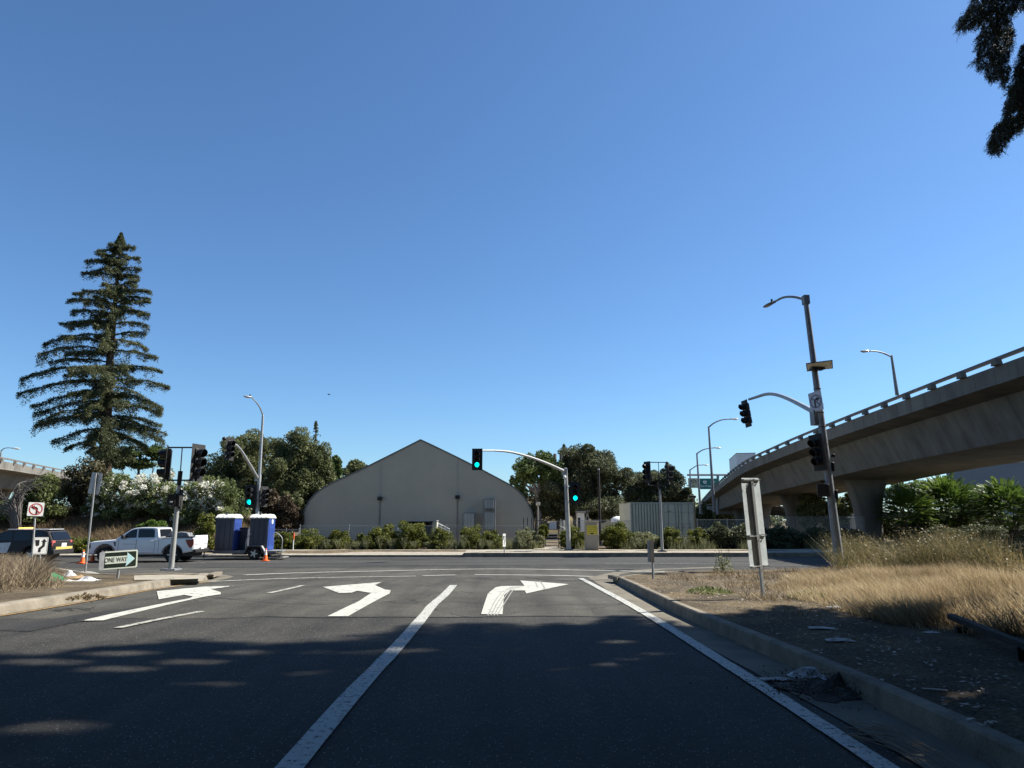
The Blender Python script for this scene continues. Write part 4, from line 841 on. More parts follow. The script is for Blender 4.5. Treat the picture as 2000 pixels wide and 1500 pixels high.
def RZ(a): return Matrix.Rotation(a, 4, 'Z')
def signal_head(parent, loc, ang, lit=None, s=1.0, plate=True, lean=0.0):
    """three section head; ang = 0 faces -Y (the camera), turns counter-clockwise"""
    M = Matrix.Translation(loc) @ Matrix.Rotation(lean, 4, 'Y') @ RZ(ang)
    h = MB()
    for k in (-1, 0, 1): h.box((0, .10*s, k*.345*s), (.35*s, .2*s, .335*s))
    h.box((0, .12*s, 0), (.10*s, .12*s, 1.12*s)); h.xf(M); head = h.build('signal_head', M_black, parent, bevel=.012)
    if plate:
        p = MB(); p.prism([(-.33*s, -.68*s), (.33*s, -.68*s), (.33*s, .68*s), (-.33*s, .68*s)], .045*s, .055*s, 'y'); p.xf(M); p.build('backplate', M_blackm, head)
    for k in (1, 0, -1):
        v = MB(); N = 14; L = .24*s; r = .155*s; z0 = k*.345*s
        for j, (y, rr) in enumerate(((0, r), (-L, r), (-L, r*.93), (0, r*.93))):
            for i in range(N):
                a = math.radians(-60+300*i/(N-1)); cut = .10*s*max(0, -math.sin(a)) if j in (1, 2) else 0
                v.v.append((rr*math.cos(a), y+cut, z0+rr*math.sin(a)))
        for j in range(3): v.f += [(j*N+i, j*N+i+1, (j+1)*N+i+1, (j+1)*N+i) for i in range(N-1)]
        v.xf(M); v.build('visor', M_black, head)
        ln = MB(); ln.ell((0, -.005, z0), (.148*s, .02*s, .148*s), 18, 8); ln.xf(M)
        ln.build('lens', (M_green if lit == k else (M_lens if k == 1 else (M_lensy if k == 0 else M_sblack))), head, label='glowing green lens' if lit == k else None)
    return head
def bent(pts, r0, r1, n=6): 
    q = spline(pts, n); return q, [r0+(r1-r0)*i/(len(q)-1) for i in range(len(q))]
def base_plate(mb_parent, s=.28, h=.05):
    m = MB(); m.box((0, 0, h/2), (s*2, s*2, h)); [m.tube([(a*s*.7, b*s*.7, h), (a*s*.7, b*s*.7, h+.06)], .02, 6) for a in (-1, 1) for b in (-1, 1)]
    return m.build('base_plate', M_galvd, mb_parent)
def cobra(parent, tip, d, m=None, s=1.0, on_top=False):
    """cobra head lamp at tip, pointing along d"""
    d = Vector(d).normalized(); a = math.atan2(d.y, d.x); R = Matrix.Rotation(a, 3, 'Z') @ Matrix.Rotation(-math.asin(d.z), 3, 'Y')
    L = MB(); L.ell(Vector(tip)+d*.28*s, (.36*s, .15*s, .075*s), 12, 8, R); L.box(Vector(tip)+d*.02*s, (.22*s, .12*s, .1*s), R)
    o = L.build('luminaire', m or M_galv, parent); g = MB(); g.ell(Vector(tip)+d*.34*s+Vector((0, 0, -.055*s)), (.2*s, .11*s, .05*s), 10, 6, R); g.build('lamp_lens', M_lampglass, o)
    if on_top: c = MB(); c.tube([Vector(tip)+d*.1+Vector((0, 0, .06)), Vector(tip)+d*.1+Vector((0, 0, .17))], .045, 8); c.build('photocell', M_black, o)
    return o
LABS = {}
def sigpole(label, bpx, bpy, Y, toppx, r0, r1, mpole, dzb=None, name='traffic_signal'):
    b = at(bpx, bpy, Y)
    if dzb is not None: b.z = dzb
    t = thing(name, label, 'traffic signal', b); top = at(toppx[0], toppx[1], Y)-b
    m = MB(); m.tube([(0, 0, 0), top*.5, top], [r0, (r0+r1)/2, r1], 16); m.tube([top, top+Vector((0, 0, .04))], [r1*1.05, r1*.6], 16); m.build('pole', mpole, t); base_plate(t)
    return t, b
def framed_pair(t, O, Y, ptop, pcol, xl, xr, yt, yb, hl, hr, s, al, ar, dy=0.0):
    """side by side heads held in a rectangular pipe frame above the pole"""
    f = MB(); A = at(xl, yt, Y)-O; B = at(xr, yt, Y)-O; C = at(xr, yb, Y)-O; D = at(xl, yb, Y)-O; r = .03
    f.tube([A, B], r, 8); f.tube([D, C], r, 8); P = at(*ptop, Y)-O; T = Vector(((A.x+B.x)/2, 0, A.z)); f.tube([P, T], .022, 8)
    f.tube([at(*pcol, Y)-O, P+Vector((0, 0, .12))], .085, 12); f.tube([A, D], r*.8, 8); f.tube([B, C], r*.8, 8)
    f.build('signal_frame', M_black, t)
    signal_head(t, at(*hl, Y+dy)-O, al, s=s); signal_head(t, at(*hr, Y-dy)-O, ar, s=s)

# 1 near-left pole with two heads
Y = 27.3; t, O = sigpole('steel pole with two framed dark signal heads at the tip of the left island', 333, 1121, Y, (350, 950), .105, .075, M_galvw, dzb=zg(27.3)+.17)
framed_pair(t, O, Y, (352, 926), (349.5, 948), 328, 384, 874, 938, (322, 906), (388, 904), 1.08, -PI/2+.38, PI/2-.30)
m = MB(); m.box(at(336, 976, Y-.1)-O, (.30, .34, .42), Matrix.Rotation(.25, 3, 'Z')); m.build('pedestrian_signal', M_black, t, bevel=.02); m = MB(); m.box(at(348, 977, Y)-O, (.24, .3, .5)); m.box(at(353, 975, Y)-O, (.1, .12, .75)); m.build('control_box', M_blackm, t, bevel=.015)
m = MB(); m.box(at(334, 980, Y-.32)-O, (.1, .01, .06)); m.build('sticker', M_white, t)

# 2 far-left lamp pole with curved mast arm
Y = 46.8; t, O = sigpole('tall steel lamp and signal pole standing behind the blue toilets', 498.5, 1075, Y, (513.5, 812), .14, .075, M_galv, dzb=-.3)
q, r = bent([at(513.5, 812, Y)-O, at(508, 797, Y-.6)-O, at(500, 785, Y-1.2)-O, at(491, 776, Y-1.8)-O], .05, .035); m = MB(); m.tube(q, r, 8); m.build('lamp_arm', M_galv, t); cobra(t, q[-1], (-.75, -.65, .05), s=.85, on_top=True)
q, r = bent([at(504, 936, Y)-O, at(488, 908, Y-1.4)-O, at(472, 882, Y-2.8)-O, at(463, 871, Y-3.8)-O, at(458, 868, Y-4.6)-O], .11, .06); m = MB(); m.tube(q, r, 12); m.box(at(504, 934, Y)-O, (.34, .3, .42)); m.build('mast_arm', M_galv, t)
signal_head(t, at(450, 877, Y-4.8)-O, PI/2-.45, s=1.0); m = MB(); m.ell(at(438, 857, Y-4.8)-O, (.14, .14, .12), 10, 8); m.tube([at(438, 858, Y-4.8)-O, at(450, 858, Y-4.8)-O], .03, 6); m.build('camera', M_black, t)
signal_head(t, at(489, 969, Y-.25)-O, -.04, lit=-1, s=1.12); signal_head(t, at(517, 970, Y)-O, PI/2-.45, s=1.0)
m = MB(); m.tube([at(489, 953, Y)-O, at(517, 953, Y)-O], .03, 6); m.tube([at(489, 986, Y)-O, at(517, 986, Y)-O], .03, 6); m.build('bracket', M_black, t)

# 3 centre pole with long curved arm
Y = 48.6; t, O = sigpole('pale steel signal pole with long curved arm reaching left over the street', 1111, 1073, Y, (1104.5, 915), .17, .12, M_galvw, dzb=-.29)
q, r = bent([at(1103, 921, Y)-O, at(1070, 906, Y-1.5)-O, at(1035, 893, Y-3)-O, at(1000, 883.5, Y-4.5)-O, at(970, 880.3, Y-5.8)-O, at(941, 880, Y-7)-O], .105, .05); m = MB(); m.tube(q, r, 12); m.box(at(1102.5, 922, Y)-O, (.34, .32, .5)); m.build('mast_arm', M_galvw, t)
signal_head(t, at(932, 897, Y-7.2)-O, -.03, lit=-1, s=.95); signal_head(t, at(1123, 962, Y-.3)-O, .03, lit=-1, s=1.08)
m = MB(); m.ell(at(1102.8, 932, Y-.25)-O, (.12, .12, .12), 12, 8); m.tube([at(1102.8, 936, Y-.25)-O, at(1102.8, 946, Y-.2)-O], .03, 8); m.build('camera', M_white, t)
m = MB(); m.tube([at(1108, 948, Y)-O, at(1123, 948, Y-.2)-O], .03, 6); m.tube([at(1108, 978, Y)-O, at(1123, 978, Y-.2)-O], .03, 6); m.build('bracket', M_black, t)

# 4 centre-right double
Y = 46.9; t, O = sigpole('slim steel pole with two dark back to back signal heads before the pale containers', 1293.5, 1076, Y, (1288.5, 955), .10, .065, M_galvw, dzb=-.34)
framed_pair(t, O, Y, (1287, 945), (1288, 956), 1268, 1304, 903, 948, (1263, 922), (1308, 925), 1.05, -PI/2+.5, PI/2-.35)
m = MB(); m.box((0, 0, .06), (.34, .34, .12)); m.build('base_cover', M_blackm, t, bevel=.02)

# 5 the large pole on the right
Y = 26.0; b = at(1641, 1108, Y); b.z = zg(26)+.17; top = at(1572.5, 577, Y)-b
t = thing('traffic_signal', 'tall leaning lamp and signal pole on the right verge with solar panel and curved arm', 'traffic signal', b); O = b
def onp(y):   # point on the pole axis at picture height y
    f = (1108-y)/(1108-577); p = at(1641+(1572.5-1641)*f, y, Y)-O; return p
m = MB(); m.tube([(0, 0, 0), top*.5, top], [.165, .13, .095], 18); m.build('pole', M_galvd, t); base_plate(t, .32)
q, r = bent([onp(586), at(1552, 580, Y+.6)-O, at(1530, 581, Y+1.3)-O, at(1512, 590, Y+1.9)-O], .06, .04); m = MB(); m.tube(q, r, 10); m.box(onp(586), (.22, .25, .35)); m.build('lamp_arm', M_galvd, t); cobra(t, q[-1], (-.62, .55, -.22), m=M_galvd, s=.8, on_top=True)
q, r = bent([onp(812), at(1572, 795, Y+1.5)-O, at(1540, 779, Y+3.6)-O, at(1515, 770.5, Y+5.4)-O, at(1496, 770, Y+6.6)-O, at(1476, 776, Y+7.6)-O, at(1463, 780, Y+8.2)-O], .105, .06); m = MB(); m.tube(q, r, 14); m.build('mast_arm', M_galv, t)
m = MB(); m.box(onp(815)+Vector((-.1, .15, 0)), (.34, .4, .55)); m.box(onp(790)+Vector((0, 0, 0)), (.30, .30, .015)); m.build('arm_clamp', M_galvd, t, bevel=.02)
signal_head(t, at(1456, 808, Y+8.3)-O, -PI/2+.12, s=1.0, lean=-.12)
signal_head(t, onp(884)+Vector((-.34, -.05, 0)), -PI/2+.35, s=1.0, lean=-.10)
m = MB(); m.tube([onp(852)+Vector((-.35, 0, 0)), onp(852)+Vector((.18, 0, 0))], .022, 6); m.tube([onp(918)+Vector((-.35, 0, 0)), onp(918)+Vector((.18, 0, 0))], .022, 6); m.tube([onp(941)+Vector((-.35, 0, 0)), onp(941)+Vector((.18, 0, 0))], .022, 6); m.tube([onp(974)+Vector((-.35, 0, 0)), onp(974)+Vector((.18, 0, 0))], .022, 6)
for y in (760, 778, 806, 834, 868): m.tube([onp(y-.8), onp(y+.8)], .135, 14)
m.build('bracket', M_black, t)
m = MB(); m.box(onp(958)+Vector((-.28, -.05, 0)), (.42, .24, .46), Matrix.Rotation(-.4, 3, 'Z')); m.build('pedestrian_signal', M_black, t, bevel=.02)
for y in (912, 966): m = MB(); m.box(onp(y)+Vector((.17, 0, 0)), (.12, .2, .34)); m.build('terminal_box', M_black, t, bevel=.015)
m = MB(); m.box(onp(890)+Vector((.25, 0, 0)), (.14, .12, .12)); m.build('detector', M_black, t, bevel=.01)
# solar panel
c = at(1600.5, 714.5, Y-.42)-O; R = Matrix.Rotation(math.radians(-13), 3, 'X') @ Matrix.Rotation(math.radians(3), 3, 'Y') @ Matrix.Rotation(math.radians(-24), 3, 'Z')
m = MB(); m.box(c, (.92, .74, .02), R); sp = m.build('solar_panel', M_black, t); m = MB(); m.box(c+R @ Vector((0, 0, -.018)), (.86, .69, .012), R); m.build('panel_backing', mat('panel_back', (0.88, 0.87, 0.78), .6), sp); m = MB(); m.box(c+Vector((-.05, .15, -.10)), (.5, .35, .05)); m.build('panel_bracket', M_black, t)

# no-right-turn sign on the big pole
def arrow2d(pts, M, m, name, parent, th=.004):
    mb = MB(); mb.prism(pts, 0, th, 'z'); mb.xf(M); return mb.build(name, m, parent, smooth=False)
def ring(r0, r1, n=36): return [(r0*math.cos(2*PI*i/n), r0*math.sin(2*PI*i/n)) for i in range(n)], [(r1*math.cos(2*PI*i/n), r1*math.sin(2*PI*i/n)) for i in range(n)]
def ring_mb(r0, r1, M, m, parent, name='prohibition_ring', slash=1, th=.004):
    a, b = ring(r0, r1); n = len(a); mb = MB(); mb.v = [(x, y, th) for x, y in a]+[(x, y, th) for x, y in b]; mb.f = [(i, (i+1) % n, (i+1) % n+n, i+n) for i in range(n)]
    w = (r0-r1)*.5; d = r1*.7071*1.02; k = slash
    mb.add([(-d*k-w*.7, d-w*.7, th+.001), (-d*k+w*.7, d+w*.7, th+.001), (d*k+w*.7, -d+w*.7, th+.001), (d*k-w*.7, -d-w*.7, th+.001)] if k > 0 else [(d-w*.7, d+w*.7, th+.001), (d+w*.7, d-w*.7, th+.001), (-d+w*.7, -d-w*.7, th+.001), (-d-w*.7, -d+w*.7, th+.001)], [(0, 1, 2, 3)])
    mb.xf(M); return mb.build(name, m, parent, smooth=False)
def turn_arrow(s, k):   # k=+1 right turn, -1 left
    P = [(-.10, -.5), (.06, -.5), (.06, .02), (.16, .12), (.16, .28), (.5, .04), (.16, -.22), (.16, -.04)]
    P = [(-.17, -.48), (-.02, -.48), (-.02, .0), (.05, .07), (.12, .08), (.12, -.05), (.42, .16), (.12, .37), (.12, .24), (-.02, .22), (-.17, .08)]
    P = [(k*x*s, y*s) for x, y in P]; return P if k > 0 else P[::-1]
def plate(w, h, r=.04, n=4):
    out = []
    for cx, cy, a in ((w/2-r, h/2-r, 0), (-w/2+r, h/2-r, 90), (-w/2+r, -h/2+r, 180), (w/2-r, -h/2+r, 270)):
        out += [(cx+r*math.cos(math.radians(a+90*i/n)), cy+r*math.sin(math.radians(a+90*i/n))) for i in range(n+1)]
    return out
def turn_sign(name, label, loc, ang, size, k, cat='road sign', h=None, mwhite=None, tilt=0, parent=None, ringm=None):
    h = h or size
    M = face_m(loc, ang, tilt); mb = MB(); mb.prism(plate(size, h), -.004, 0, 'z'); mb.xf(M); o = mb.build(name, mwhite or M_white, parent, smooth=False)
    if not parent: tag(o, label, cat)
    arrow2d(turn_arrow(size*.78, k), M @ Matrix.Translation((0, 0, .001)), M_sblack, 'arrow_symbol', o, .002)
    ring_mb(size*.43, size*.36, M, ringm or M_red, o, slash=k if k > 0 else 1)
    return o
M_wsh = mat('white_sheeting_faded', (0.50, 0.52, 0.58), 0.5, var=0.1)
p = onp(785)+Vector((-.17, -.12, 0)); turn_sign('sign_face', None, p, -1.12, .60, 1, h=.75, mwhite=M_wsh, tilt=.10, parent=t, ringm=mat('faded_ring', (0.10, 0.10, 0.16), .5))

# perforated posts
def perfpost(mb, base, top, w=.055, holes=None):
    base = Vector(base); top = Vector(top); mb.tube([base, top], w*.7071, 4, cap=True)
def post_tube(parent, base, top, r=.03, m=None, n=8, name='post'):
    mb = MB(); mb.tube([base, top], r, n); return mb.build(name, m or M_galv, parent)

# twin sign backs on a leaning perforated post
Y = 14.7; b = at(1490, 1171, Y); b.z = .19; t = thing('road_sign', 'two stacked aluminium sign backs on a leaning perforated post on the right verge', 'road sign', b); O = b
top = at(1465.5, 938, Y)-O; ax = top.normalized(); H = top.length
ang = .62; rt = Vector((math.cos(ang), math.sin(ang), 0)); rt = (rt-ax*rt.dot(ax)).normalized(); nr = rt.cross(ax).normalized()   # nr points toward the camera side
F = Matrix((rt, ax, nr)).transposed().to_4x4()
mb = MB()
w = .078
for k, (a, b_) in enumerate(((-1, 0), (1, 0))): pass
fr = MB(); d = .045
fr.add([rt*(-w/2)+nr*(d*.0), rt*(w/2)+nr*(d*.0), rt*(w/2)+nr*d, rt*(-w/2)+nr*d]+[q+ax*(H-.03) for q in (rt*(-w/2), rt*(w/2), rt*(w/2)+nr*d, rt*(-w/2)+nr*d)], [(0, 1, 2, 3), (4, 5, 6, 7), (0, 1, 5, 4), (1, 2, 6, 5), (2, 3, 7, 6), (3, 0, 4, 7)])
ps = fr.build('post', M_galv, t, smooth=False)
hl = MB(); n = int(H/.0508)
for i in range(n):
    c = ax*(.03+i*.0508)
    for base_, u, v in ((nr*(d+.0012), rt, ax), (rt*(w/2+.0012)+nr*(d/2), nr, ax)):
        N = 8; s0 = len(hl.v); hl.v += [tuple(c+base_+u*.0065*math.cos(2*PI*j/N)+v*.0065*math.sin(2*PI*j/N)) for j in range(N)]; hl.f.append(tuple(range(s0, s0+N)))
tag(hl.build('post_holes', M_blackm, ps, smooth=False), kind='stuff')
def signback(c0, w_, h_):
    M = Matrix.Translation(c0) @ F; mb = MB(); mb.prism(plate(w_, h_, .05), -.003, 0, 'z'); mb.xf(M); o = mb.build('sign_panel', M_alu, t, smooth=False)
    for sgn in (1, -1):
        br = MB(); br.box((0, sgn*(h_/2-.035), .012), (w_*.97, .028, .02)); br.xf(M); br.build('brace', M_galvw, o)
        for xx in (-.45, -.04, .12, .45): bo = MB(); bo.tube([(xx*w_, sgn*(h_/2-.035), .02), (xx*w_, sgn*(h_/2-.035), .05)], .012, 6); bo.xf(M); bo.build('bolt', M_galvd, o)
        if sgn > 0 or h_ < .7:
            s_ = MB(); s_.tube([(-w_*.44, sgn*(h_/2-.04), .03), (-w_*.08, sgn*(h_/2-.04), .09)], .006, 5); s_.tube([(w_*.44, sgn*(h_/2-.04), .03), (w_*.1, sgn*(h_/2-.04), .09)], .006, 5); s_.xf(M); s_.build('strut', M_galvd, o)
    return o
def axp(y): return ax*(H*(1171-y)/(1171-938))
signback(axp(993)-nr*.004, .62, 1.22); signback(axp(1080)-nr*.004, .62, .68)

# sign back on thin leaning post, left
Y = 25.6; b = at(165, 1130, Y); b.z = zg(Y)+.16; t = thing('road_sign', 'pale sign back on a thin leaning post beside the litter on the left island', 'road sign', b); O = b
top = at(187.5, 924, Y)-O; post_tube(t, (0, 0, -.1), top, .032, M_galv); c = at(186, 944, Y+.05)-O
M = Matrix.Translation(c) @ Matrix.Rotation(.10, 4, 'Y') @ Matrix.Rotation(PI/2, 4, 'X'); m = MB(); m.prism(plate(.40, .78, .03), -.004, 0, 'z'); m.xf(Matrix.Translation(Vector((-.0, 0, 0))) @ M); m.build('sign_panel', M_alu, t, smooth=False)
m = MB(); m.box((.02, 0, .01), (.09, .74, .05)); m.xf(M); m.build('bracket', M_galvd, t)

# ONE WAY sign
Y = 21.3; b = at(228, 1139, Y); b.z = zg(Y)+.16; t = thing('one_way_sign', 'ONE WAY arrow sign low on a short post on the left island', 'road sign', b); O = b
top = at(234, 1100, Y)-O; post_tube(t, (0, 0, -.1), top, .04, M_galv); c = at(234, 1093, Y-.04)-O
M_ow = mat('retroreflective_white', (0.78, 0.84, 0.74), .35, var=.05); M_owb = mat('sheen_pale_blue', (0.55, 0.86, 0.92), .35, var=.05); M_owk = mat('dark_green_black', (0.012, 0.025, 0.018), .4)  # green and blue tints paint the sheeting's iridescent sheen as colour
Mf = face_m(c, .60, .05); m = MB(); m.prism(plate(.94, .52, .04), -.012, 0, 'z'); m.xf(Mf); pn = m.build('sign_panel', M_ow, t, smooth=False)
m = MB(); m.prism(plate(.86, .44, .03), .001, .003, 'z'); m.xf(Mf); m.build('sign_field', M_owk, pn, smooth=False)
arrow2d([(-.38, -.105), (.18, -.105), (.155, -.215), (.40, 0), (.19, .205), (.19, .105), (-.38, .105)], Mf @ Matrix.Translation((0, 0, .004)), M_ow, 'arrow', pn, .002)
arrow2d([(.175, -.1), (.16, -.2), (.39, 0), (.20, .19), (.20, .1)], Mf @ Matrix.Translation((0, 0, .0065)), M_owb, 'arrow_head_sheen', pn, .001)
text('ONE WAY', .19, M_owk, pn, Mf @ Matrix.Translation((-.10, 0, .008)), sx=.66)
for x, y in ((-.36, .165), (-.2, .165), (.0, .165), (.36, .17), (-.3, -.17), (-.05, -.17), (.3, -.17)): m = MB(); m.tube([(x, y, .003), (x, y, .007)], .014, 8); m.xf(Mf); m.build('bolt', mat('bolt_green', (0.06, 0.09, 0.07), .4), pn)
M2 = face_m(c+Vector((-.16, .05, -.01)), -2.15, -.05); m = MB(); m.prism(plate(.94, .52, .04), -.012, 0, 'z'); m.xf(M2); m.build('rear_panel', M_galvd, t, smooth=False)

# no-left-turn sign on a leaning post, keep-right sign beside it
Y = 28.5; b = at(64, 1092, Y); b.z = zg(Y)+.15; t = thing('road_sign', 'no left turn sign on a thin leaning post in the dry grass at far left', 'road sign', b); O = b
post_tube(t, (0, 0, -.2), at(70, 990, Y)-O, .035, M_galvw); turn_sign('sign_face', None, at(70, 994.5, Y-.06)-O, .70, .545, -1, parent=t, tilt=-.02)
def keep_right(label, px, py, Y, w, h, base, ang, name='keep_right_sign'):
    b = at(px, base, Y); t = thing(name, label, 'road sign', b); post_tube(t, (0, 0, -.25), at(px, py-1, Y)-b, .03, M_galvw); c = at(px, py, Y-.05)-b
    M = face_m(c, ang); m = MB(); m.prism(plate(w, h, .03), -.004, 0, 'z'); m.xf(M); o = m.build('sign_face', M_white, t, smooth=False); s = h/.75
    bw = MB(); r0 = plate(w*.93, h*.94, .03); r1 = plate(w*.88, h*.91, .03); n = len(r0); bw.v = [(x, y, .001) for x, y in r0]+[(x, y, .001) for x, y in r1]; bw.f = [(i, (i+1) % n, (i+1) % n+n, i+n) for i in range(n)]; bw.xf(M); bw.build('border', M_sblack, o, smooth=False)
    W2 = w
    arrow2d([(-.40*W2, .26*s), (-.10*W2, .26*s), (-.10*W2, .02*s), (-.25*W2, -.02*s), (-.34*W2, .03*s)], M @ Matrix.Translation((0, 0, .001)), M_sblack, 'island_symbol', o, .002)
    arrow2d([(-.12*W2, -.28*s), (.06*W2, -.28*s), (.06*W2, -.16*s), (.30*W2, -.02*s), (.30*W2, .17*s), (.42*W2, .17*s), (.21*W2, .31*s), (.02*W2, .17*s), (.12*W2, .17*s), (.12*W2, .02*s), (-.12*W2, -.10*s)], M @ Matrix.Translation((0, 0, .001)), M_sblack, 'arrow_symbol', o, .002)
    return t
keep_right('white keep right sign in the dry grass in front of the dark patrol car', 79, 1066, 29.0, .50, .68, 1100, .70)
keep_right('small grey keep right sign standing on the far kerb before the shrubs', 985, 1055, 45.9, .30, .82, 1079, .9)
# narrow marker on the right island tip
Y = 23.6; b = G(1276, 1130, .18); t = thing('marker_post', 'narrow dark marker panel on a short post at the tip of the right verge', 'marker post', b); O = b
post_tube(t, (0, 0, -.1), (0, 0, 1.0), .035, M_galvd, 4); m = MB(); m.box((-.02, -.04, .78), (.15, .02, .62), Matrix.Rotation(.5, 3, 'Z')); m.build('marker_panel', mat('weathered_panel', (0.05, 0.05, 0.05), .7, var=.4, scale=8), t); m = MB(); m.box((-.09, .0, .78), (.02, .14, .62), Matrix.Rotation(.5, 3, 'Z')); m.build('panel_edge', M_galvd, t)
# orange topped utility marker
Y = 49.3; b = at(572, 1078, Y); b.z = -.3; t = thing('utility_marker', 'thin white utility marker with orange top among the far shrubs', 'marker post', b); post_tube(t, (0, 0, 0), (0, 0, .75), .035, M_white); m = MB(); m.tube([(0, 0, .72), (0, 0, 1.15)], .055, 10); m.build('cap', mat('orange_plastic', (0.75, 0.12, 0.02), .5), t)

# ---- highway lamps and gantry
def hwy_lamp(label, bx, by, Y, tx, ty, pts, s=1.0, r=.1, sd=(1, 0, 0), tone=None):
    b = at(bx, by, Y); t = thing('street_lamp', label, 'street lamp', b, group='highway street lamps'); mt = tone or M_galvd
    top = at(tx, ty, Y)-b; m = MB(); m.tube([(0, 0, 0), top], [r, r*.6], 10); m.build('pole', mt, t)
    q, rr = bent([top-Vector((0, 0, .1))]+[at(x, y, Y+d)-b for x, y, d in pts], r*.5, r*.35); m = MB(); m.tube(q, rr, 7); m.build('lamp_arm', mt, t)
    cobra(t, q[-1], sd, s=s, m=M_lampglass); return t
hwy_lamp('street lamp rising from the rail of the big overpass', 1752.5, 772, 44.3, 1741, 694, [(1726, 690, -.3), (1712, 686.5, -.6), (1697, 685.8, -.9)], s=1.0, r=.12, sd=(-1, -.2, -.05))
hwy_lamp('nearest of the three lamps beyond the overpass, with its arm ending by the hanging signal', 1395, 1000, 88, 1384, 833, [(1395, 826, 0), (1410, 820, 0), (1428, 818.5, 0)], s=1.5, r=.2, sd=(1, 0, .05))
hwy_lamp('middle of the three lamps beyond the overpass', 1368.5, 1004, 118, 1361, 885, [(1370, 880, 0), (1380, 876.5, 0), (1396, 874.5, 0)], s=1.7, r=.22, sd=(1, 0, 0))
hwy_lamp('farthest and smallest of the three lamps beyond the overpass', 1350, 1006, 150, 1347.5, 917, [(1355, 913, 0), (1362, 909, 0), (1374, 908, 0)], s=1.7, r=.24, sd=(1, 0, 0))
hwy_lamp('small lamp on the distant overpass at the left edge', 1, 895, 84, 3, 879, [(8, 876, 0), (16, 874.6, 0), (26, 875.5, 0)], s=1.3, r=.12, sd=(1, 0, -.05))
# overhead guide signs
Y = 150.0; b = at(1375, 990, Y); t = thing('highway_gantry', 'green highway sign and yellow loop ramp sign on an overhead gantry', 'highway sign', b); O = b; k = Y*CT/1350
M_gr = mat('sign_green', (0.0, 0.13, 0.10), .5, var=.05); M_yel = mat('faded_yellow_sheeting', (0.50, 0.44, 0.26), .5, var=.06)
c1 = at(1384, 945, Y)-O; m = MB(); m.box(c1, (38*k, .15, 21*k)); gp = m.build('guide_sign', M_gr, t); c2 = at(1353.5, 943.5, Y)-O; m = MB(); m.box(c2, (18.5*k, .15, 19*k)); yp = m.build('ramp_sign', M_yel, t)
m = MB(); m.tube([at(1342, 927.5, Y+1)-O, at(1430, 927.5, Y+1)-O], .22, 8); m.tube([at(1342, 948, Y+1)-O, at(1430, 948, Y+1)-O], .12, 8); m.tube([at(1402, 928, Y+1)-O, at(1402, 1005, Y+1)-O], .3, 10); m.build('gantry_frame', M_galvd, t)
Mf = face_m(c1+Vector((0, -.1, 0)))
text('San Francisco', 4.6*k*1.25, M_white, gp, Mf @ Matrix.Translation((-16.5*k, -4.5*k, 0)), align='LEFT'); text('WEST', 4*k, M_white, gp, Mf @ Matrix.Translation((3.5*k, 3.2*k, 0)), align='LEFT')
m = MB(); sh = [(-.5, .5), (-.25, .42), (0, .5), (.25, .42), (.5, .5), (.55, .1), (.4, -.35), (0, -.55), (-.4, -.35), (-.55, .1)]; m.prism([(x*6.5*k, y*6*k) for x, y in sh][::-1], 0, .02, 'z'); m.xf(Mf @ Matrix.Translation((-7.5*k, 3.2*k, 0))); sp_ = m.build('route_shield', M_white, gp, smooth=False); text('50', 4.6*k, M_sblack, sp_, Mf @ Matrix.Translation((-7.5*k, 3.2*k, .04)))
M2 = face_m(c2+Vector((0, -.1, 0))); n = 14; out = [(5.6*k*math.cos(a), 5.6*k*math.sin(a)) for a in [math.radians(165-190*i/n) for i in range(n+1)]]; inn = [(4.2*k*math.cos(a), 4.2*k*math.sin(a)) for a in [math.radians(165-190*i/n) for i in range(n+1)]]
arrow2d((out+inn[::-1]), M2 @ Matrix.Translation((1*k, 1.5*k, 0)), M_sblack, 'loop_arrow', yp, .02)
arrow2d([(-1.6*k, -2*k), (-.4*k, -3*k), (.6*k, -.5*k), (2*k, -.8*k), (1.2*k, 2*k), (-1.4*k, 1.2*k), (-.5*k, .2*k)], M2 @ Matrix.Translation((0, 1.5*k, 0)), M_sblack, 'arrow_symbol', yp, .02)
text('35', 5.2*k, M_sblack, yp, M2 @ Matrix.Translation((.5*k, -6*k, .01)))
# ------------------------------------------------------------ tan fabric building
M_fab = mat('tan_fabric', (0.48, 0.415, 0.31), 0.75, var=0.08, scale=0.35, bump=0.5, bscale=0.9)
M_fabs = mat('fabric_seam', (0.42, 0.385, 0.31), 0.7, var=0.05)
Y = 58.5
prof = [(585.5, 1036), (587, 1020), (590, 1006), (595.5, 991), (603, 977.5), (614, 964.5), (629, 953), (648, 942), (672, 931), (700, 918.5), (744, 896.5), (790, 873.5), (821.5, 857.6), (845, 868.5), (894, 892.2), (940, 915.5), (972, 932.5), (1000, 947.5), (1013, 957.5), (1024, 969), (1032, 981), (1039, 996), (1043, 1012), (1045.5, 1036)]
b = at(815, 1036, Y); b.z = -.32; t = thing('fabric_building', 'large tan fabric building with a pointed ridge and curved sides', 'building', b); O = b
pp = [(at(x, y, Y)-O) for x, y in prof]; pr = [(p.x, p.z) for p in pp]; pr[0] = (pr[0][0], 0); pr[-1] = (pr[-1][0], 0)
m = MB(); m.prism(pr, 0.0, 38, 'y'); m.build('shell', M_fab, t, smooth=False)
m = MB(); i2 = inset(pr, .12); n = len(pr); m.v = [(x, -.05, z) for x, z in pr]+[(x, -.05, z) for x, z in i2]+[(x, .03, z) for x, z in pr]+[(x, .03, z) for x, z in i2]; m.f = [(i, i+1, i+1+n, i+n) for i in range(n-1)]+[(i, i+1, i+1+2*n, i+2*n) for i in range(n-1)]+[(i+n, i+1+n, i+1+3*n, i+3*n) for i in range(n-1)]; m.build('edge_trim', mat('edge_trim', (0.16, 0.155, 0.14), .6), t, smooth=False)
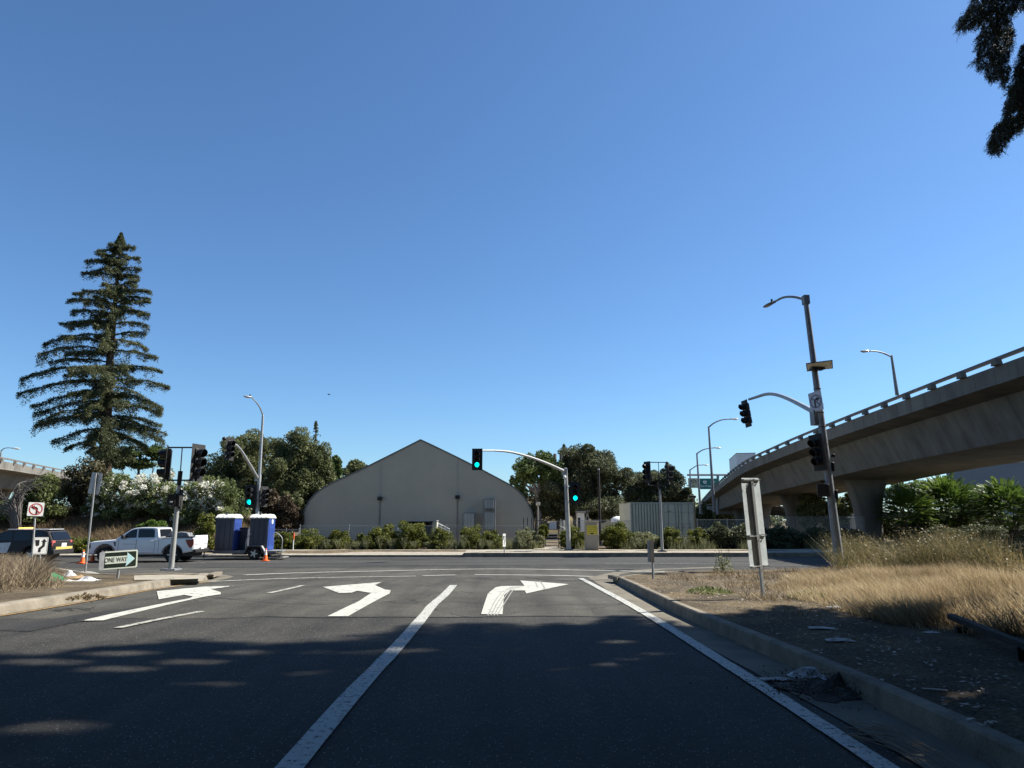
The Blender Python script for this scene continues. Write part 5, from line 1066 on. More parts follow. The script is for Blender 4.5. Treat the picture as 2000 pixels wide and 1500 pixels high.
for x, yt, yb in ((744.5, 897, 968), (894.5, 893, 968)):
    m = MB(); p0 = at(x, yt, Y)-O; p1 = at(x-1.5, yb, Y)-O; m.add([(p0.x-.07, -.03, p0.z), (p0.x+.07, -.03, p0.z), (p1.x+.07, -.03, p1.z), (p1.x-.07, -.03, p1.z), (p0.x-.07, .02, p0.z), (p0.x+.07, .02, p0.z), (p1.x+.07, .02, p1.z), (p1.x-.07, .02, p1.z)], [(0, 1, 2, 3), (0, 4, 7, 3), (1, 5, 6, 2)]); m.build('seam_cover', M_fabs, t, smooth=False)
for x, y in ((742, 973.5), (893.5, 971)):
    c = at(x, y, Y-.25)-O; m = MB(); m.box(c, (.36, .28, .30)); bx = m.build('wall_light', M_black, t, bevel=.02)
    m = MB(); m.tube([c+Vector((-.04, .22, 0)), (c.x-.04, -.03, .1)], .018, 6); m.build('conduit', M_galvd, bx); m = MB(); m.tube([c+Vector((.05, .22, 0)), (c.x+.05, -.03, .1)], .014, 6); m.build('conduit', M_galvd, bx)
# ducts
M_duct = mat('shiny_sheet_duct', (0.55, 0.58, 0.60), 0.32, metal=0.75, var=0.12, scale=1.5)
def duct(label, segs):
    x0, y0, x1, y1 = segs[0]; b = at((x0+x1)/2, segs[-1][3], Y-.9); b.z = -.3; t = thing('air_duct', label, 'air duct', b, group='sheet metal ducts on the building'); 
    for (x0, y0, x1, y1, dep) in [(*s, .8) for s in segs]:
        A = at(x0, y1, Y-dep)-b; B = at(x1, y0, Y-dep)-b; m = MB(); m.box(((A.x+B.x)/2, dep/2-.02, (A.z+B.z)/2), (B.x-A.x, dep, B.z-A.z)); o = m.build('duct_section', M_duct, t, bevel=.01)
        m = MB(); m.box(((A.x+B.x)/2, dep/2-.02, B.z), (B.x-A.x+.1, dep+.08, .06)); m.box(((A.x+B.x)/2, dep/2-.02, A.z), (B.x-A.x+.1, dep+.08, .06))
        for xx in (.33, .66): m.box((A.x+(B.x-A.x)*xx, -.025, (A.z+B.z)/2), (.02, .02, B.z-A.z-.1))
        m.build('flange', M_galvd, o)
    A = at(x0, segs[0][1], Y-.85)-b; B = at(x1, segs[0][1], Y-.85)-b
    for xx in (A.x-.12, B.x+.12): m = MB(); m.tube([(xx, 0, 0), (xx, 0, A.z)], .03, 6); m.build('support', M_galvd, t)
    return t
duct('short silver duct on the right half of the tan gable', [(907, 1002, 926, 1034)])
duct('tall two part silver duct right of the short one', [(947, 975, 964.5, 993), (947, 1000, 965, 1034)])
# generator and ladder beside
Yg = 55.0; b = at(820, 1050, Yg); b.z = -.3; t = thing('equipment_box', 'open fronted equipment box behind the tallest shrubs', 'equipment box', b); A = at(786, 1018, Yg)-b; B = at(851, 1018, Yg)-b; C = at(843, 1018, Yg)-b; H = A.z
m = MB(); m.box((0, .6, H+.03), (B.x-A.x, 1.6, .07)); m.build('roof', M_galvw, t); m = MB(); m.box((C.x-.08, .6, H/2), (.22, 1.3, H-.02)); m.box((A.x+.1, .6, H/2), (.2, 1.3, H-.02)); m.box(((A.x+C.x)/2, 1.2, H/2), (C.x-A.x-.3, .05, H-.04)); m.build('housing', M_blackm, t); m = MB(); m.box((B.x-.12, .5, H*.72), (.42, .9, H*.5)); m.build('vent_panel', mat('pale_panel', (0.5, 0.5, 0.42), .6), t)
b = at(865, 1050, Yg+1); b.z = -.3; t = thing('ramp_railing', 'white sloping hand railing between the equipment box and the ducts', 'railing', b); m = MB()
for y0, y1 in ((1024, 1035), (1029, 1040)): m.tube([at(856, y0-2, Yg+1)-b, at(878, y1-2, Yg+1)-b], .035, 6)
for x, yy in ((856, 1022), (862, 1024), (870, 1029), (878, 1034)): m.tube([at(x, yy, Yg+1)-b, (at(x, yy, Yg+1)-b).x*Vector((1, 0, 0))], .03, 6)
m.build('rail', M_white, t)

# ------------------------------------------------------------ chain link fences
def linkmat():
    m = bpy.data.materials.new('chain_link'); N, L, P = nodes_of(m); tc = N.new('ShaderNodeTexCoord'); sx = N.new('ShaderNodeSeparateXYZ'); L.new(tc.outputs['Object'], sx.inputs[0])
    def mth(op, a, b=None):
        n = N.new('ShaderNodeMath'); n.operation = op
        for i, v in enumerate((a, b)):
            if v is None: continue
            if isinstance(v, (int, float)): n.inputs[i].default_value = v
            else: L.new(v, n.inputs[i])
        return n.outputs[0]
    f = 1/0.11
    a = mth('FRACT', mth('MULTIPLY', mth('ADD', sx.outputs[0], sx.outputs[2]), f)); b = mth('FRACT', mth('MULTIPLY', mth('SUBTRACT', sx.outputs[0], sx.outputs[2]), f))
    w = mth('MAXIMUM', mth('LESS_THAN', a, .11), mth('LESS_THAN', b, .11))
    P.inputs['Base Color'].default_value = (.42, .43, .42, 1); P.inputs['Metallic'].default_value = .3; P.inputs['Roughness'].default_value = .5; L.new(w, P.inputs['Alpha']); return m
M_link = linkmat()
def clfence(label, x0, x1, y, z0, h, step=3.0, m=None, name='chain_link_fence', gap=None, x0w=None):
    t = thing(name, label, 'fence', (x0, y, z0)); L = x1-x0; mb = MB(); mb.add([(0, 0, .03), (L, 0, .03), (L, 0, h), (0, 0, h)], [(0, 1, 2, 3)]); mb.build('mesh', M_link, t, smooth=False)
    mb = MB(); mb.tube([(0, .02, h), (L, .02, h)], .012, 6); mb.build('top_rail', m or M_galvw, t); n = int(L/step); first = None
    for i in range(n+1):
        if first is None: mb = MB(); mb.tube([(0, .03, 0), (0, .03, h+.1)], .035, 8); first = mb.build('post', m or M_galvw, t); o = first
        else: o = first.copy(); link(o); o.parent = t
        o.location = (min(L, i*step), 0, 0)
    return t
def X_(px, Y, py=1030): return at(px, py, Y).x
clfence('chain link fence running in front of the tan building', X_(586, 53.5), X_(1040, 53.5), 53.5, -.3, at(800, 1027, 53.5).z+.3, 3.7)
clfence('chain link fence from the gate to the shipping containers', X_(1095, 53.5), X_(1232, 53.5), 53.5, -.3, at(1150, 1016, 53.5).z+.3, 1.9)
clfence('lower chain link fence left of the tan building', X_(534, 55), X_(586, 55), 55, -.3, at(550, 1034, 55).z+.3, 1.0)
M_bf = mat('black_fence_paint', (0.02, 0.02, 0.02), .5)
clfence('dark chain link fence under the overpass beyond the containers', X_(1362, 56), X_(1500, 56), 56, -.3, at(1400, 1015, 56).z+.3, 2.4, m=M_galvd)
clfence('tall dark fence around the piers behind the large signal pole', X_(1505, 62), X_(1690, 62), 62, -.3, at(1560, 1008, 62).z+.3, 2.2, m=M_bf)
# gate with stairs
Yg = 54.2; b = at(1068, 1075, Yg); b.z = -.3; t = thing('entry_stair', 'black railed entry stair in the fence gap left of the centre pole', 'staircase', b)
A = at(1047, 1017, Yg)-b; B = at(1091, 1017, Yg)-b; C = at(1091, 1034, Yg)-b
m = MB()
for x in (A.x, -.1, B.x): m.tube([(x, 0, 0), (x, 0, A.z)], .04, 6)
for z in (A.z, C.z): m.tube([(A.x, 0, z), (B.x, 0, z)], .035, 6)
for x in (A.x-.35, A.x-.65, A.x-.95): m.tube([(x, .1, 0), (x, .1, A.z*1.12)], .03, 6)
m.build('railing', M_bf, t)
m = MB()
for i in range(5): m.box(((A.x+B.x)/2, .3+.28*i, .12+i*.2), (B.x-A.x-.1, .3, .05))
m.build('treads', M_galvd, t); m = MB(); m.box(((A.x+B.x)/2, 2.0, .75), (B.x-A.x, 1.2, .35)); m.build('landing', M_blackm, t)
m = MB(); m.box((B.x-.45, -.05, (A.z+C.z)/2-.03), (.55, .03, .55)); m.build('notice', mat('pale_notice', (0.5, 0.52, 0.56), .6), t); m = MB(); m.box((A.x+.75, .4, (A.z+C.z)/2-.1), (.7, .5, .5)); m.build('bin', mat('dark_grey_bin', (0.04, 0.045, 0.05), .6), t)
m = MB(); m.tube([at(1093, 1026, Yg-.3)-b, at(1105, 1033, Yg-.3)-b], .03, 6); m.build('handrail', M_white, t)
# concrete walk to the gate
gw = MB(); p = [(-.9, 49.3), (.95, 49.3), (.95, 54), (-.9, 54)]; cx = at(1066, 1075, 51).x; gw.add([(cx+x, y, -.262) for x, y in p], [(0, 1, 2, 3)]); tag(gw.build('gate_path', M_conc, smooth=False), kind='structure')

# ------------------------------------------------------------ containers, cabinet, yard things
M_cont = mat('pale_green_container', (0.46, 0.48, 0.385), 0.6, var=0.09, scale=1.2, bump=.05)
M_contd = mat('container_edge', (0.36, 0.38, 0.31), 0.6, var=0.1)
def container(label, x0, x1, doors, Y, ytop=981):
    b = at((x0+x1)/2, 1050, Y); b.z = -.3; t = thing('shipping_container', label, 'shipping container', b, group='pale green shipping containers'); W_ = (at(x1, ytop, Y)-at(x0, ytop, Y)).x; H = (at(x0, ytop, Y)-b).z
    m = MB(); m.box((0, 3.05, H/2), (W_-.06, 6.0, H-.1)); m.build('walls', M_cont, t)
    m = MB()
    for sx in (-1, 1): m.box((sx*(W_/2-.06), -.0, H/2), (.12, .14, H))
    for z in (.08, H-.07): m.box((0, 0, z), (W_-.24, .13, .14))
    m.box((0, 3.05, H-.02), (W_, 5.9, .05)); m.build('frame', M_contd, t)
    if doors:
        for sx in (-1, 1):
            m = MB(); m.box((sx*W_*.235, -.03, H/2), (W_*.44, .05, H-.34)); d = m.build('door', M_cont, t, bevel=.01)
            m = MB()
            for zz in (.22, .5, .76): m.box((sx*W_*.235, -.065, H*zz), (W_*.40, .02, .05))
            m.build('panel_rib', M_contd, d)
            for q in (.10, .33): m = MB(); m.tube([(sx*W_*q, -.1, .15), (sx*W_*q, -.1, H-.15)], .022, 6); m.box((sx*W_*q+.08, -.11, H*.42), (.24, .03, .04)); m.build('lock_bar', M_galvd, d)
        m = MB(); m.box((-W_*.30, -.062, H*.78), (.34, .012, .20)); m.build('plate', mat('faded_label', (0.32, 0.30, 0.2), .6), t)
    else:
        m = MB(); n = 9
        for i in range(n):
            x = -W_/2+.2+(W_-.4)*(i+.5)/n; m.prism([(x-.10, 0), (x-.05, -.05), (x+.05, -.05), (x+.10, 0)], .15, H-.15, 'z') if False else m.prism([(x-.12, .06), (x-.06, -.09), (x+.06, -.09), (x+.12, .06)], .15, H-.15, 'z')
        m.build('corrugation', M_cont, t, bevel=.015)
    return t
container('pale green shipping container with ribbed blank end', 1233, 1293, False, 57.5); container('pale green shipping container with closed double doors facing the street', 1296.5, 1357, True, 57.0)
Yc = 48.9; b = at(1157, 1073, Yc); b.z = -.29; t = thing('utility_cabinet', 'tan traffic control cabinet with a yellow notice', 'cabinet', b); A = at(1144, 1018.5, Yc)-b; B = at(1169.5, 1018.5, Yc)-b; Wc = B.x-A.x; Hc = A.z
M_cab = mat('tan_cabinet', (0.40, 0.345, 0.27), .6, var=.06)
m = MB(); m.box((0, .35, Hc/2), (Wc, .7, Hc)); m.build('body', M_cab, t, bevel=.02); m = MB(); m.box((0, .33, Hc), (Wc+.05, .78, .07)); m.build('roof', M_cab, t, bevel=.01); m = MB(); m.box((0, -.02, Hc*.47), (Wc*.9, .03, Hc*.86)); dr = m.build('door', M_cab, t, bevel=.01)
m = MB(); m.box((Wc*.51, .02, Hc*.45), (.04, .08, .3)); m.build('handle', M_galv, dr)
c = Vector((0.0, -.042, (at(1157, 1035, Yc)-b).z)); m = MB(); m.box(c, (Wc*.80, .008, .64)); nt_ = m.build('notice', mat('yellow_notice', (0.62, 0.52, 0.06), .6), t)
for i, (s_, ww) in enumerate((('NO CAMPING', .8), ('PUBLIC RIGHT', .8), ('OF WAY', .7))): text(s_, .105, mat('notice_ink', (0.30, 0.22, 0.05), .7), nt_, face_m(c+Vector((0, -.006, .19-.13*i))), sx=ww) if False else None
mb = MB(); rr = random.Random(4)
for row, (n_, wd) in enumerate(((9, .55), (6, .3), (7, .4))):
    for i in range(n_): mb.box(c+Vector((-wd/2+wd*i/(n_-1), -.0055, .18-.14*row)), (wd/n_*.62, .004, .035+.02*rr.random()))
mb.build('notice_print', mat('notice_ink', (0.28, 0.21, 0.05), .7), nt_); mb = MB(); mb.box(c+Vector((0, -.006, -.24)), (.22, .006, .08)); mb.build('notice_mark', M_sblack, nt_)
# background yard
M_beige = mat('beige_stucco', (0.62, 0.56, 0.40), .85, var=.08, scale=1, bump=.1)
def blockb(name, label, x0, x1, yt, Y, d, m, cat='building', roof=None, win=None, zb=-.3):
    b = at((x0+x1)/2, 1040, Y); b.z = zb; t = thing(name, label, cat, b); Wd = (at(x1, yt, Y)-at(x0, yt, Y)).x; H = at(x0, yt, Y).z-zb
    mb = MB(); mb.box((0, d/2, H/2), (Wd, d, H)); w = mb.build('wall', m, t, smooth=False); mb = MB(); mb.box((0, d/2, H+.1), (Wd+.3, d+.3, .2)); mb.build('roof', roof or M_galvw, t, smooth=False)
    for (wx, wz, ww, wh) in (win or []):
        mb = MB(); mb.box((wx*Wd, -.02, wz*H), (ww, .06, wh)); o = mb.build('window', M_blackm, t); mb = MB(); mb.box((wx*Wd, -.06, wz*H-wh/2-.04), (ww+.1, .08, .06)); mb.build('sill', M_galvw, o)
    return t
blockb('yard_building', 'sunlit cream building just right of the tan fabric building', 1030, 1047, 972, 84, 14, M_beige, win=[(.1, .5, .5, .8)])
blockb('yard_building', 'low beige building behind the entry stair and centre pole', 1050, 1112, 1006, 96, 10, M_beige, win=[(-.3, .5, .9, 1), (.2, .5, .9, 1)])
blockb('yard_building', 'low cream building under the large dark oak', 1122, 1232, 1010, 98, 10, M_beige, win=[(-.35, .5, .9, 1), (-.1, .5, .9, 1), (.3, .5, .9, 1)])
blockb('air_unit', 'white rooftop style unit under the large dark oak', 1129, 1142, 1002, 76, 2, M_white, cat='air unit', win=[(-.32, .6, .25, 1.2)])
blockb('air_unit', 'narrow grey cabinet right of the white unit under the oak', 1145, 1150.5, 1000, 76.5, .5, M_galvw, cat='air unit', win=[(0, .7, .12, .6)])
b = at(1208, 1030, 66); b.z = -.3; t = thing('canopy_tent', 'white dome topped canopy just left of the containers', 'tent', b); Rr = at(1224, 1010, 66).x-at(1208, 1010, 66).x; Hh = at(1208, 1008, 66).z+.3; zt = at(1208, 1020, 66).z+.3
m = MB(); N = 16
for j in range(6):
    a = j/5*PI/2
    for i in range(N): m.v.append((Rr*math.cos(a)*math.cos(2*PI*i/N), Rr*math.cos(a)*math.sin(2*PI*i/N), zt+(Hh-zt)*math.sin(a)))
for j in range(5): m.f += [(j*N+i, j*N+(i+1) % N, (j+1)*N+(i+1) % N, (j+1)*N+i) for i in range(N)]
m.build('canopy', M_white, t); m = MB()
for sx in (-1, 1):
    for sy in (-1, 1): m.tube([(sx*Rr*.68, sy*Rr*.68, 0), (sx*Rr*.68, sy*Rr*.68, zt)], .04, 6)
m.build('frame', M_galvw, t)
# cell antenna tower in the oak, dark utility poles
b = at(1098, 1010, 92); b.z = -.3; t = thing('antenna_tower', 'antenna mast with rusty brown panels rising above the dark oak', 'antenna tower', b); tz = at(1098, 898, 92).z+.3; m = MB(); m.tube([(0, 0, 0), (0, 0, tz)], .3, 10); m.build('mast', M_galvd, t); M_rust = mat('rusty_brown_panel', (0.10, 0.07, 0.065), .7, var=.2)
for i, a in enumerate((-100, -65, -25, 15, 60, 150)):
    a = math.radians(a); m = MB(); m.box((math.cos(a)*.95, math.sin(a)*.95, tz), (.32, .28, 1.7), Matrix.Rotation(a, 3, 'Z')); m.build('antenna_panel', M_rust, t, bevel=.02)
for lab, x, yt, yb, Yp, r in (('dark wooden pole standing in front of the large oak', 1171.5, 918, 1020, 60, .13), ('thin pole under the right thicket behind the pier', 1759, 940, 1000, 75, .09)):
    b = at(x, yb, Yp); b.z = -.3; t = thing('utility_pole', lab, 'pole', b); m = MB(); m.tube([(0, 0, 0), (0, 0, at(x, yt, Yp).z+.3)], [r, r*.7], 10); m.build('shaft', mat('dark_wood', (0.03, 0.025, 0.022), .9, var=.3), t); m = MB(); m.tube([(0, 0, at(x, yt, Yp).z+.3), (0, 0, at(x, yt, Yp).z+.45)], [r*.8, r*.5], 8); m.build('cap', M_galvd, t)
for lab, x, yt, Yp in (('thin lamp post right of the tan building', 1051.5, 984, 70), ('post carrying a camera at the end of the containers', 1359, 970, 57.2)):
    b = at(x, 1040, Yp); b.z = -.3; H = at(x, yt, Yp).z+.3; t = thing('lamp_post', lab, 'post', b); m = MB(); m.tube([(0, 0, 0), (0, 0, H)], .06, 8); m.build('post', M_galvd if x < 1100 else M_bf, t); m = MB(); m.box((0, 0, H), (.4, .25, .3)) if x < 1100 else m.box((-.15, 0, H), (.6, .2, .18)); m.build('head', M_galvw if x < 1100 else M_bf, t, bevel=.03)
# grey building at the right edge
M_gb = mat('grey_blue_stucco', (0.15, 0.17, 0.19), .8, var=.06, scale=.3)
b = at(1960, 1020, 118); b.z = -.3; t = thing('warehouse', 'plain grey blue warehouse behind the thicket at the right edge', 'building', b); A = at(1884, 926, 118)-b; B = at(2200, 926, 118)-b; m = MB(); m.box(((A.x+B.x)/2, 2.5, A.z/2+1), (B.x-A.x, 5, A.z+2)); m.build('wall', M_gb, t, smooth=False); m = MB(); m.box(((A.x+B.x)/2, -.1, A.z*.52), (B.x-A.x, .25, .5)); m.build('ledge', mat('grey_ledge', (0.22, 0.24, 0.26), .8), t, smooth=False); m = MB(); m.box(((A.x+B.x)/2, 2.5, A.z+2.1), (B.x-A.x+.4, 5.4, .3)); m.build('parapet', M_galvw, t, smooth=False)
blockb('yard_building', 'pale wall seen under the overpass left of the largest pier', 1632, 1676, 1000, 118, 12, mat('pale_wall', (0.36, 0.33, 0.28), .85, var=.08), win=[(-.1, .3, 2, 1)])
for lab, x, yt in (('first thin yard lamp under the overpass behind the large pole', 1664, 1010),):
    b = at(x, 1040, 75); b.z = -.3; t = thing('yard_lamp', lab, 'street lamp', b); H = at(x, yt, 75).z+.3; m = MB(); m.tube([(0, 0, 0), (0, 0, H)], .05, 6); m.build('pole', M_galvd, t); m = MB(); m.box((.1, 0, H), (.75, .25, .1)); m.build('luminaire', M_white, t)
# big trailer on the overpass
i0 = min(range(len(FR)), key=lambda k: abs((FR[k][0]+BO).y-100)); pT, rT, dT = FR[i0]
b = pT+BO+rT*1.2; b.z -= 1.05
t = thing('box_truck', 'white box trailer driving along the top of the overpass', 'truck', b); H = 3.7
w = 2.6; L = 9.0; m = MB(); m.box((w/2, 5.5, H-1.45), (w, 11, 2.9)); t.rotation_euler = (0, 0, -math.atan2(dT.x, dT.y)); m.build('cargo_box', mat('white_trailer', (0.5, 0.53, 0.56), .5, var=.05), t, bevel=.02); m = MB(); m.box((w/2, 5.5, H+.0), (w+.06, 11.06, .10)); m.build('top_rail', M_galvd, t); m = MB()
for y_ in (1.0, 2.2, 9.3):
    for x_ in (.2, w-.2): m.tube([(x_-.15, y_, .5), (x_+.15, y_, .5)], .5, 14)
m.build('wheels', M_blackm, t)
# bird
b = at(642.5, 770.5, 70); t = thing('bird', 'tiny bird flying alone in the sky left of the ridge', 'bird', b); m = MB(); m.ell((0, 0, 0), (.16, .05, .05), 8, 6); m.build('body', M_blackm, t); m = MB(); m.add([(-.02, 0, 0), (.06, 0, 0), (.0, .28, .07), (-.04, .26, .07), (.0, -.28, .05), (-.04, -.26, .05)], [(0, 1, 2, 3), (0, 1, 4, 5)]); m.build('wings', M_blackm, t)

# ------------------------------------------------------------ traffic cones
M_or = mat('cone_orange', (0.95, 0.16, 0.03), .5, var=.08)
def cone(label, px, py, Y=None, s=1.0):
    b = G(px, py, 0.01); t = thing('traffic_cone', label, 'traffic cone', b, group='traffic cones by the kerb'); m = MB(); m.box((0, 0, .02), (.38*s, .38*s, .04)); m.build('base', M_or, t, bevel=.01)
    r = lambda z: (.14-(.14-.03)*z/.7)*s
    for i, (z0, z1, mm, nm) in enumerate(((.04, .34, M_or, 'lower_cone'), (.34, .48, M_white, 'reflective_band'), (.48, .53, M_or, 'middle_cone'), (.53, .61, M_white, 'reflective_band'), (.61, .72, M_or, 'cone_tip'))):
        m = MB(); m.tube([(0, 0, z0*s), (0, 0, z1*s)], [r(z0), r(z1)], 16, cap=(i == 4)); m.build(nm, mm, t)
    return t
cone('orange traffic cone alone on the road left of the pickup', 160.5, 1100.5); cone('orange traffic cone beside the toilet trailer wheel', 518, 1095.5); cone('orange traffic cone half hidden at the front bumper of the pickup', 180, 1096.5)

# ------------------------------------------------------------ pickup
M_wp = mat('white_car_paint', (0.72, 0.73, 0.74), .28, var=.02, coat=.6); M_glass = mat('dark_car_glass', (0.008, 0.010, 0.014), .12, var=.1, spec=.35); M_tyre = mat('tyre_rubber', (0.015, 0.015, 0.015), .85); M_rim = mat('alloy_rim', (0.45, 0.46, 0.47), .3, metal=.8)
M_trim = mat('black_plastic', (0.02, 0.02, 0.022), .55); M_tail = mat('red_tail_lamp', (0.22, 0.012, 0.015), .2); M_chrome = mat('bright_metal', (0.6, 0.6, 0.6), .2, metal=.9)
def wheel(parent, x, y, r, w, side, spokes=6):
    m = MB(); m.tube([(x, y-w/2, r), (x, y-w/2+.03, r), (x, y+w/2-.03, r), (x, y+w/2, r)], [r*.93, r, r, r*.93], 28); ty = m.build('wheel', M_tyre, parent)
    m = MB(); yo = y+side*(w/2+.004); m.tube([(x, yo, r), (x, yo-side*.02, r)], [r*.64, r*.64], 24, cap=False)
    for k in range(spokes):
        a = 2*PI*k/spokes; d = Vector((math.cos(a), 0, math.sin(a))); e = Vector((-d.z, 0, d.x)); c = Vector((x, yo, r))
        m.add([c+d*.05+e*.05, c+d*.05-e*.05, c+d*r*.63-e*.028, c+d*r*.63+e*.028], [(0, 1, 2, 3)])
    m.tube([(x, yo+side*.012, r), (x, yo-side*.01, r)], .075, 12); m.build('rim', M_rim, ty, fix=False)
    m = MB(); m.tube([(x, yo-side*.03, r), (x, yo-side*.035, r)], r*.64, 20); m.build('brake_disc', M_trim, ty)
Y = 40.6; xF = at(186, 1090, Y).x; z0 = -.596; LEN = 5.95; fx, rx = 1.0, 4.72
t = thing('pickup_truck', 'white crew cab pickup with its tailgate up parked at the far kerb', 'pickup truck', (xF, Y, z0), rz=0.03)
body = [(0.03, .46), (0.0, .62), (0.02, .98), (.10, 1.10), (.40, 1.17), (1.55, 1.27), (1.62, 1.29), (3.85, 1.33), (5.86, 1.36), (5.90, 1.30), (5.88, .72), (5.80, .60), (rx+.56, .50)]+arc(rx, .42, .56, 8, 172, 11)+[(rx-.57, .44), (fx+.57, .44)]+arc(fx, .42, .56, 8, 172, 11)+[(fx-.58, .44)]
bed0 = 3.92
m = MB(); slab(m, body, .98, .055, tum=.04, zmid=.9)
bd = m.build('body', M_wp, t)
cab = [(1.50, 1.26), (2.28, 1.80), (2.50, 1.885), (2.9, 1.93), (3.55, 1.925), (3.78, 1.88), (3.92, 1.33), (3.90, 1.22), (1.6, 1.2)]
m = MB(); n = len(cab); rings = [(-.86, inset(cab, .03)), (-.83, cab), (.83, cab), (.86, inset(cab, .03))]
vs = []
for y, prf in rings:
    for x, z in prf: vs.append((x, y*(1+.09*(1.9-z)/.65), z))
fs = [tuple(q) for q in tessellate_polygon([[Vector((a, c, 0)) for a, c in cab]])]; m.add(vs, fs+[tuple(i+3*n for i in q)[::-1] for q in fs]+[(k*n+i, k*n+(i+1) % n, (k+1)*n+(i+1) % n, (k+1)*n+i) for k in range(3) for i in range(n)]); m.build('cab', M_wp, t)
def sideglass(parent, pts, ysign, m=M_glass, off=.006, name='side_window'):
    mb = MB(); q = [Vector((x, ysign*((.86+off)*(1+.09*(1.9-z)/.65)), z)) for x, z in pts]; mb.poly(q); return mb.build(name, m, parent, smooth=False, fix=False)
for ys in (-1, 1):
    sideglass(t, [(1.78, 1.33), (2.33, 1.75), (2.55, 1.82), (2.64, 1.82), (2.66, 1.35)], ys); sideglass(t, [(2.74, 1.35), (2.72, 1.83), (3.45, 1.83), (3.62, 1.78), (3.66, 1.37)], ys)
m = MB(); m.add([(1.60, -.84, 1.35), (1.60, .84, 1.35), (2.24, .76, 1.79), (2.24, -.76, 1.79)], [(0, 1, 2, 3)]); m.xf(Matrix.Translation((-.02, 0, .015))); m.build('windscreen', M_glass, t); m = MB(); m.add([(3.905, -.76, 1.42), (3.905, .76, 1.42), (3.80, .70, 1.82), (3.80, -.70, 1.82)], [(0, 1, 2, 3)]); m.xf(Matrix.Translation((.012, 0, 0))); m.build('rear_window', M_glass, t)
m = MB(); m.box((4.88, 0, 1.372), (1.84, 1.72, .02)); m.build('bed_floor', M_blackm, t)
m = MB(); m.box((4.88, -.93, 1.385), (1.9, .09, .03)); m.box((4.88, .93, 1.385), (1.9, .09, .03)); m.build('bed_rail', M_trim, t)
m = MB(); m.box((5.87, 0, 1.22), (.08, 1.72, .50)); tg = m.build('tailgate', M_wp, t, bevel=.02)
m = MB(); m.box((5.93, 0, .62), (.18, 1.86, .20)); m.build('rear_bumper', M_trim, t, bevel=.03); m = MB(); m.box((5.99, 0, .80), (.02, .36, .17)); m.build('licence_plate', M_white, t)
for ys in (-1, 1):
    m = MB(); m.prism([(5.40, 1.24), (5.86, 1.26), (5.87, .98), (5.80, .82), (5.66, .80), (5.55, .95)], ys*.955, ys*.99, 'y'); m.build('tail_lamp', M_tail, t, smooth=False)
    m = MB(); m.prism([(.02, 1.02), (.18, 1.07), (.22, .82), (.10, .70), (.0, .72)], ys*.93, ys*.99, 'y'); m.build('headlamp', M_trim, t, smooth=False)
    m = MB(); m.box((1.98, ys*1.05, 1.40), (.16, .22, .2)); m.build('wing_mirror', M_trim, t, bevel=.03)
    m = MB(); m.tube([(x, ys*.985, z) for x, z in arc(rx, .42, .575, 8, 172, 14)], .02, 6); m.tube([(x, ys*.985, z) for x, z in arc(fx, .42, .575, 8, 172, 14)], .02, 6); m.build('wheel_arch_trim', M_trim, t)
    for xx in (2.55, 3.52): m = MB(); m.box((xx, ys*.995, 1.17), (.22, .03, .035)); m.build('door_handle', M_wp, t, bevel=.01)
    m = MB()
    for x0_, x1_ in ((1.72, 1.72), (2.70, 2.70), (3.72, 3.72), (3.94, 3.94)): m.box((x0_, ys*.9865, .88), (.012, .006, .72))
    m.box((2.71, ys*.9865, .53), (2.0, .006, .012)); m.build('panel_gaps', M_trim, t)
    m = MB(); m.box((2.8, ys*.9, .36), (2.3, .14, .05)); m.build('side_step', M_trim, t, bevel=.02)
m = MB(); m.prism([(1.42, 1.12), (1.60, 1.10), (1.55, 1.02), (1.60, .92), (1.52, .90), (1.48, 1.04)], -.997, -.985, 'y'); m.build('fender_vent', M_trim, t, smooth=False)
m = MB(); m.box((1.0+1.1, 0, .45), (2.2, 1.5, .3)); m.box((4.4, 0, .5), (2.6, 1.5, .35)); m.build('underbody', M_trim, t)
for x in (fx, rx):
    wheel(t, x, -.83, .42, .27, -1); wheel(t, x, .83, .42, .27, 1)
m = MB(); m.box((-.0, 0, .85), (.06, 1.3, .42)); m.box((0.0, 0, .52), (.1, 1.8, .2)); m.build('grille', M_trim, t, bevel=.02)
text('4x4', .13, M_trim, t, face_m(Vector((5.12, -1.0, 1.22))), sx=1.4, name='bed_side_decal') if False else None
m = MB()
for i in range(5): m.box((2.02+.16*i, -.9875, 1.0), (.09, .004, .05))
m.build('door_decal', mat('grey_decal', (0.4, 0.42, 0.45), .5), t)
# load in the bed
bt = Vector((xF+4.5, Y, z0+1.39)); t2 = thing('cargo_bundle', 'grey tarp wrapped tools lying in the bed of the white pickup', 'cargo', bt); m = MB(); m.prism([(-.5, 0), (.9, 0), (.8, .22), (.3, .28), (-.2, .2)], -.3, .3, 'y'); m.build('tarp', mat('grey_tarp', (0.16, 0.17, 0.18), .7, var=.2), t2, bevel=.04); m = MB(); m.tube([(.5, 0, .15), (1.25, .1, .55)], .03, 6); m.tube([(-.4, .15, .25), (.9, .2, .12)], .025, 6); m.build('tool_handle', mat('tool_wood', (0.14, 0.09, 0.05), .8), t2)

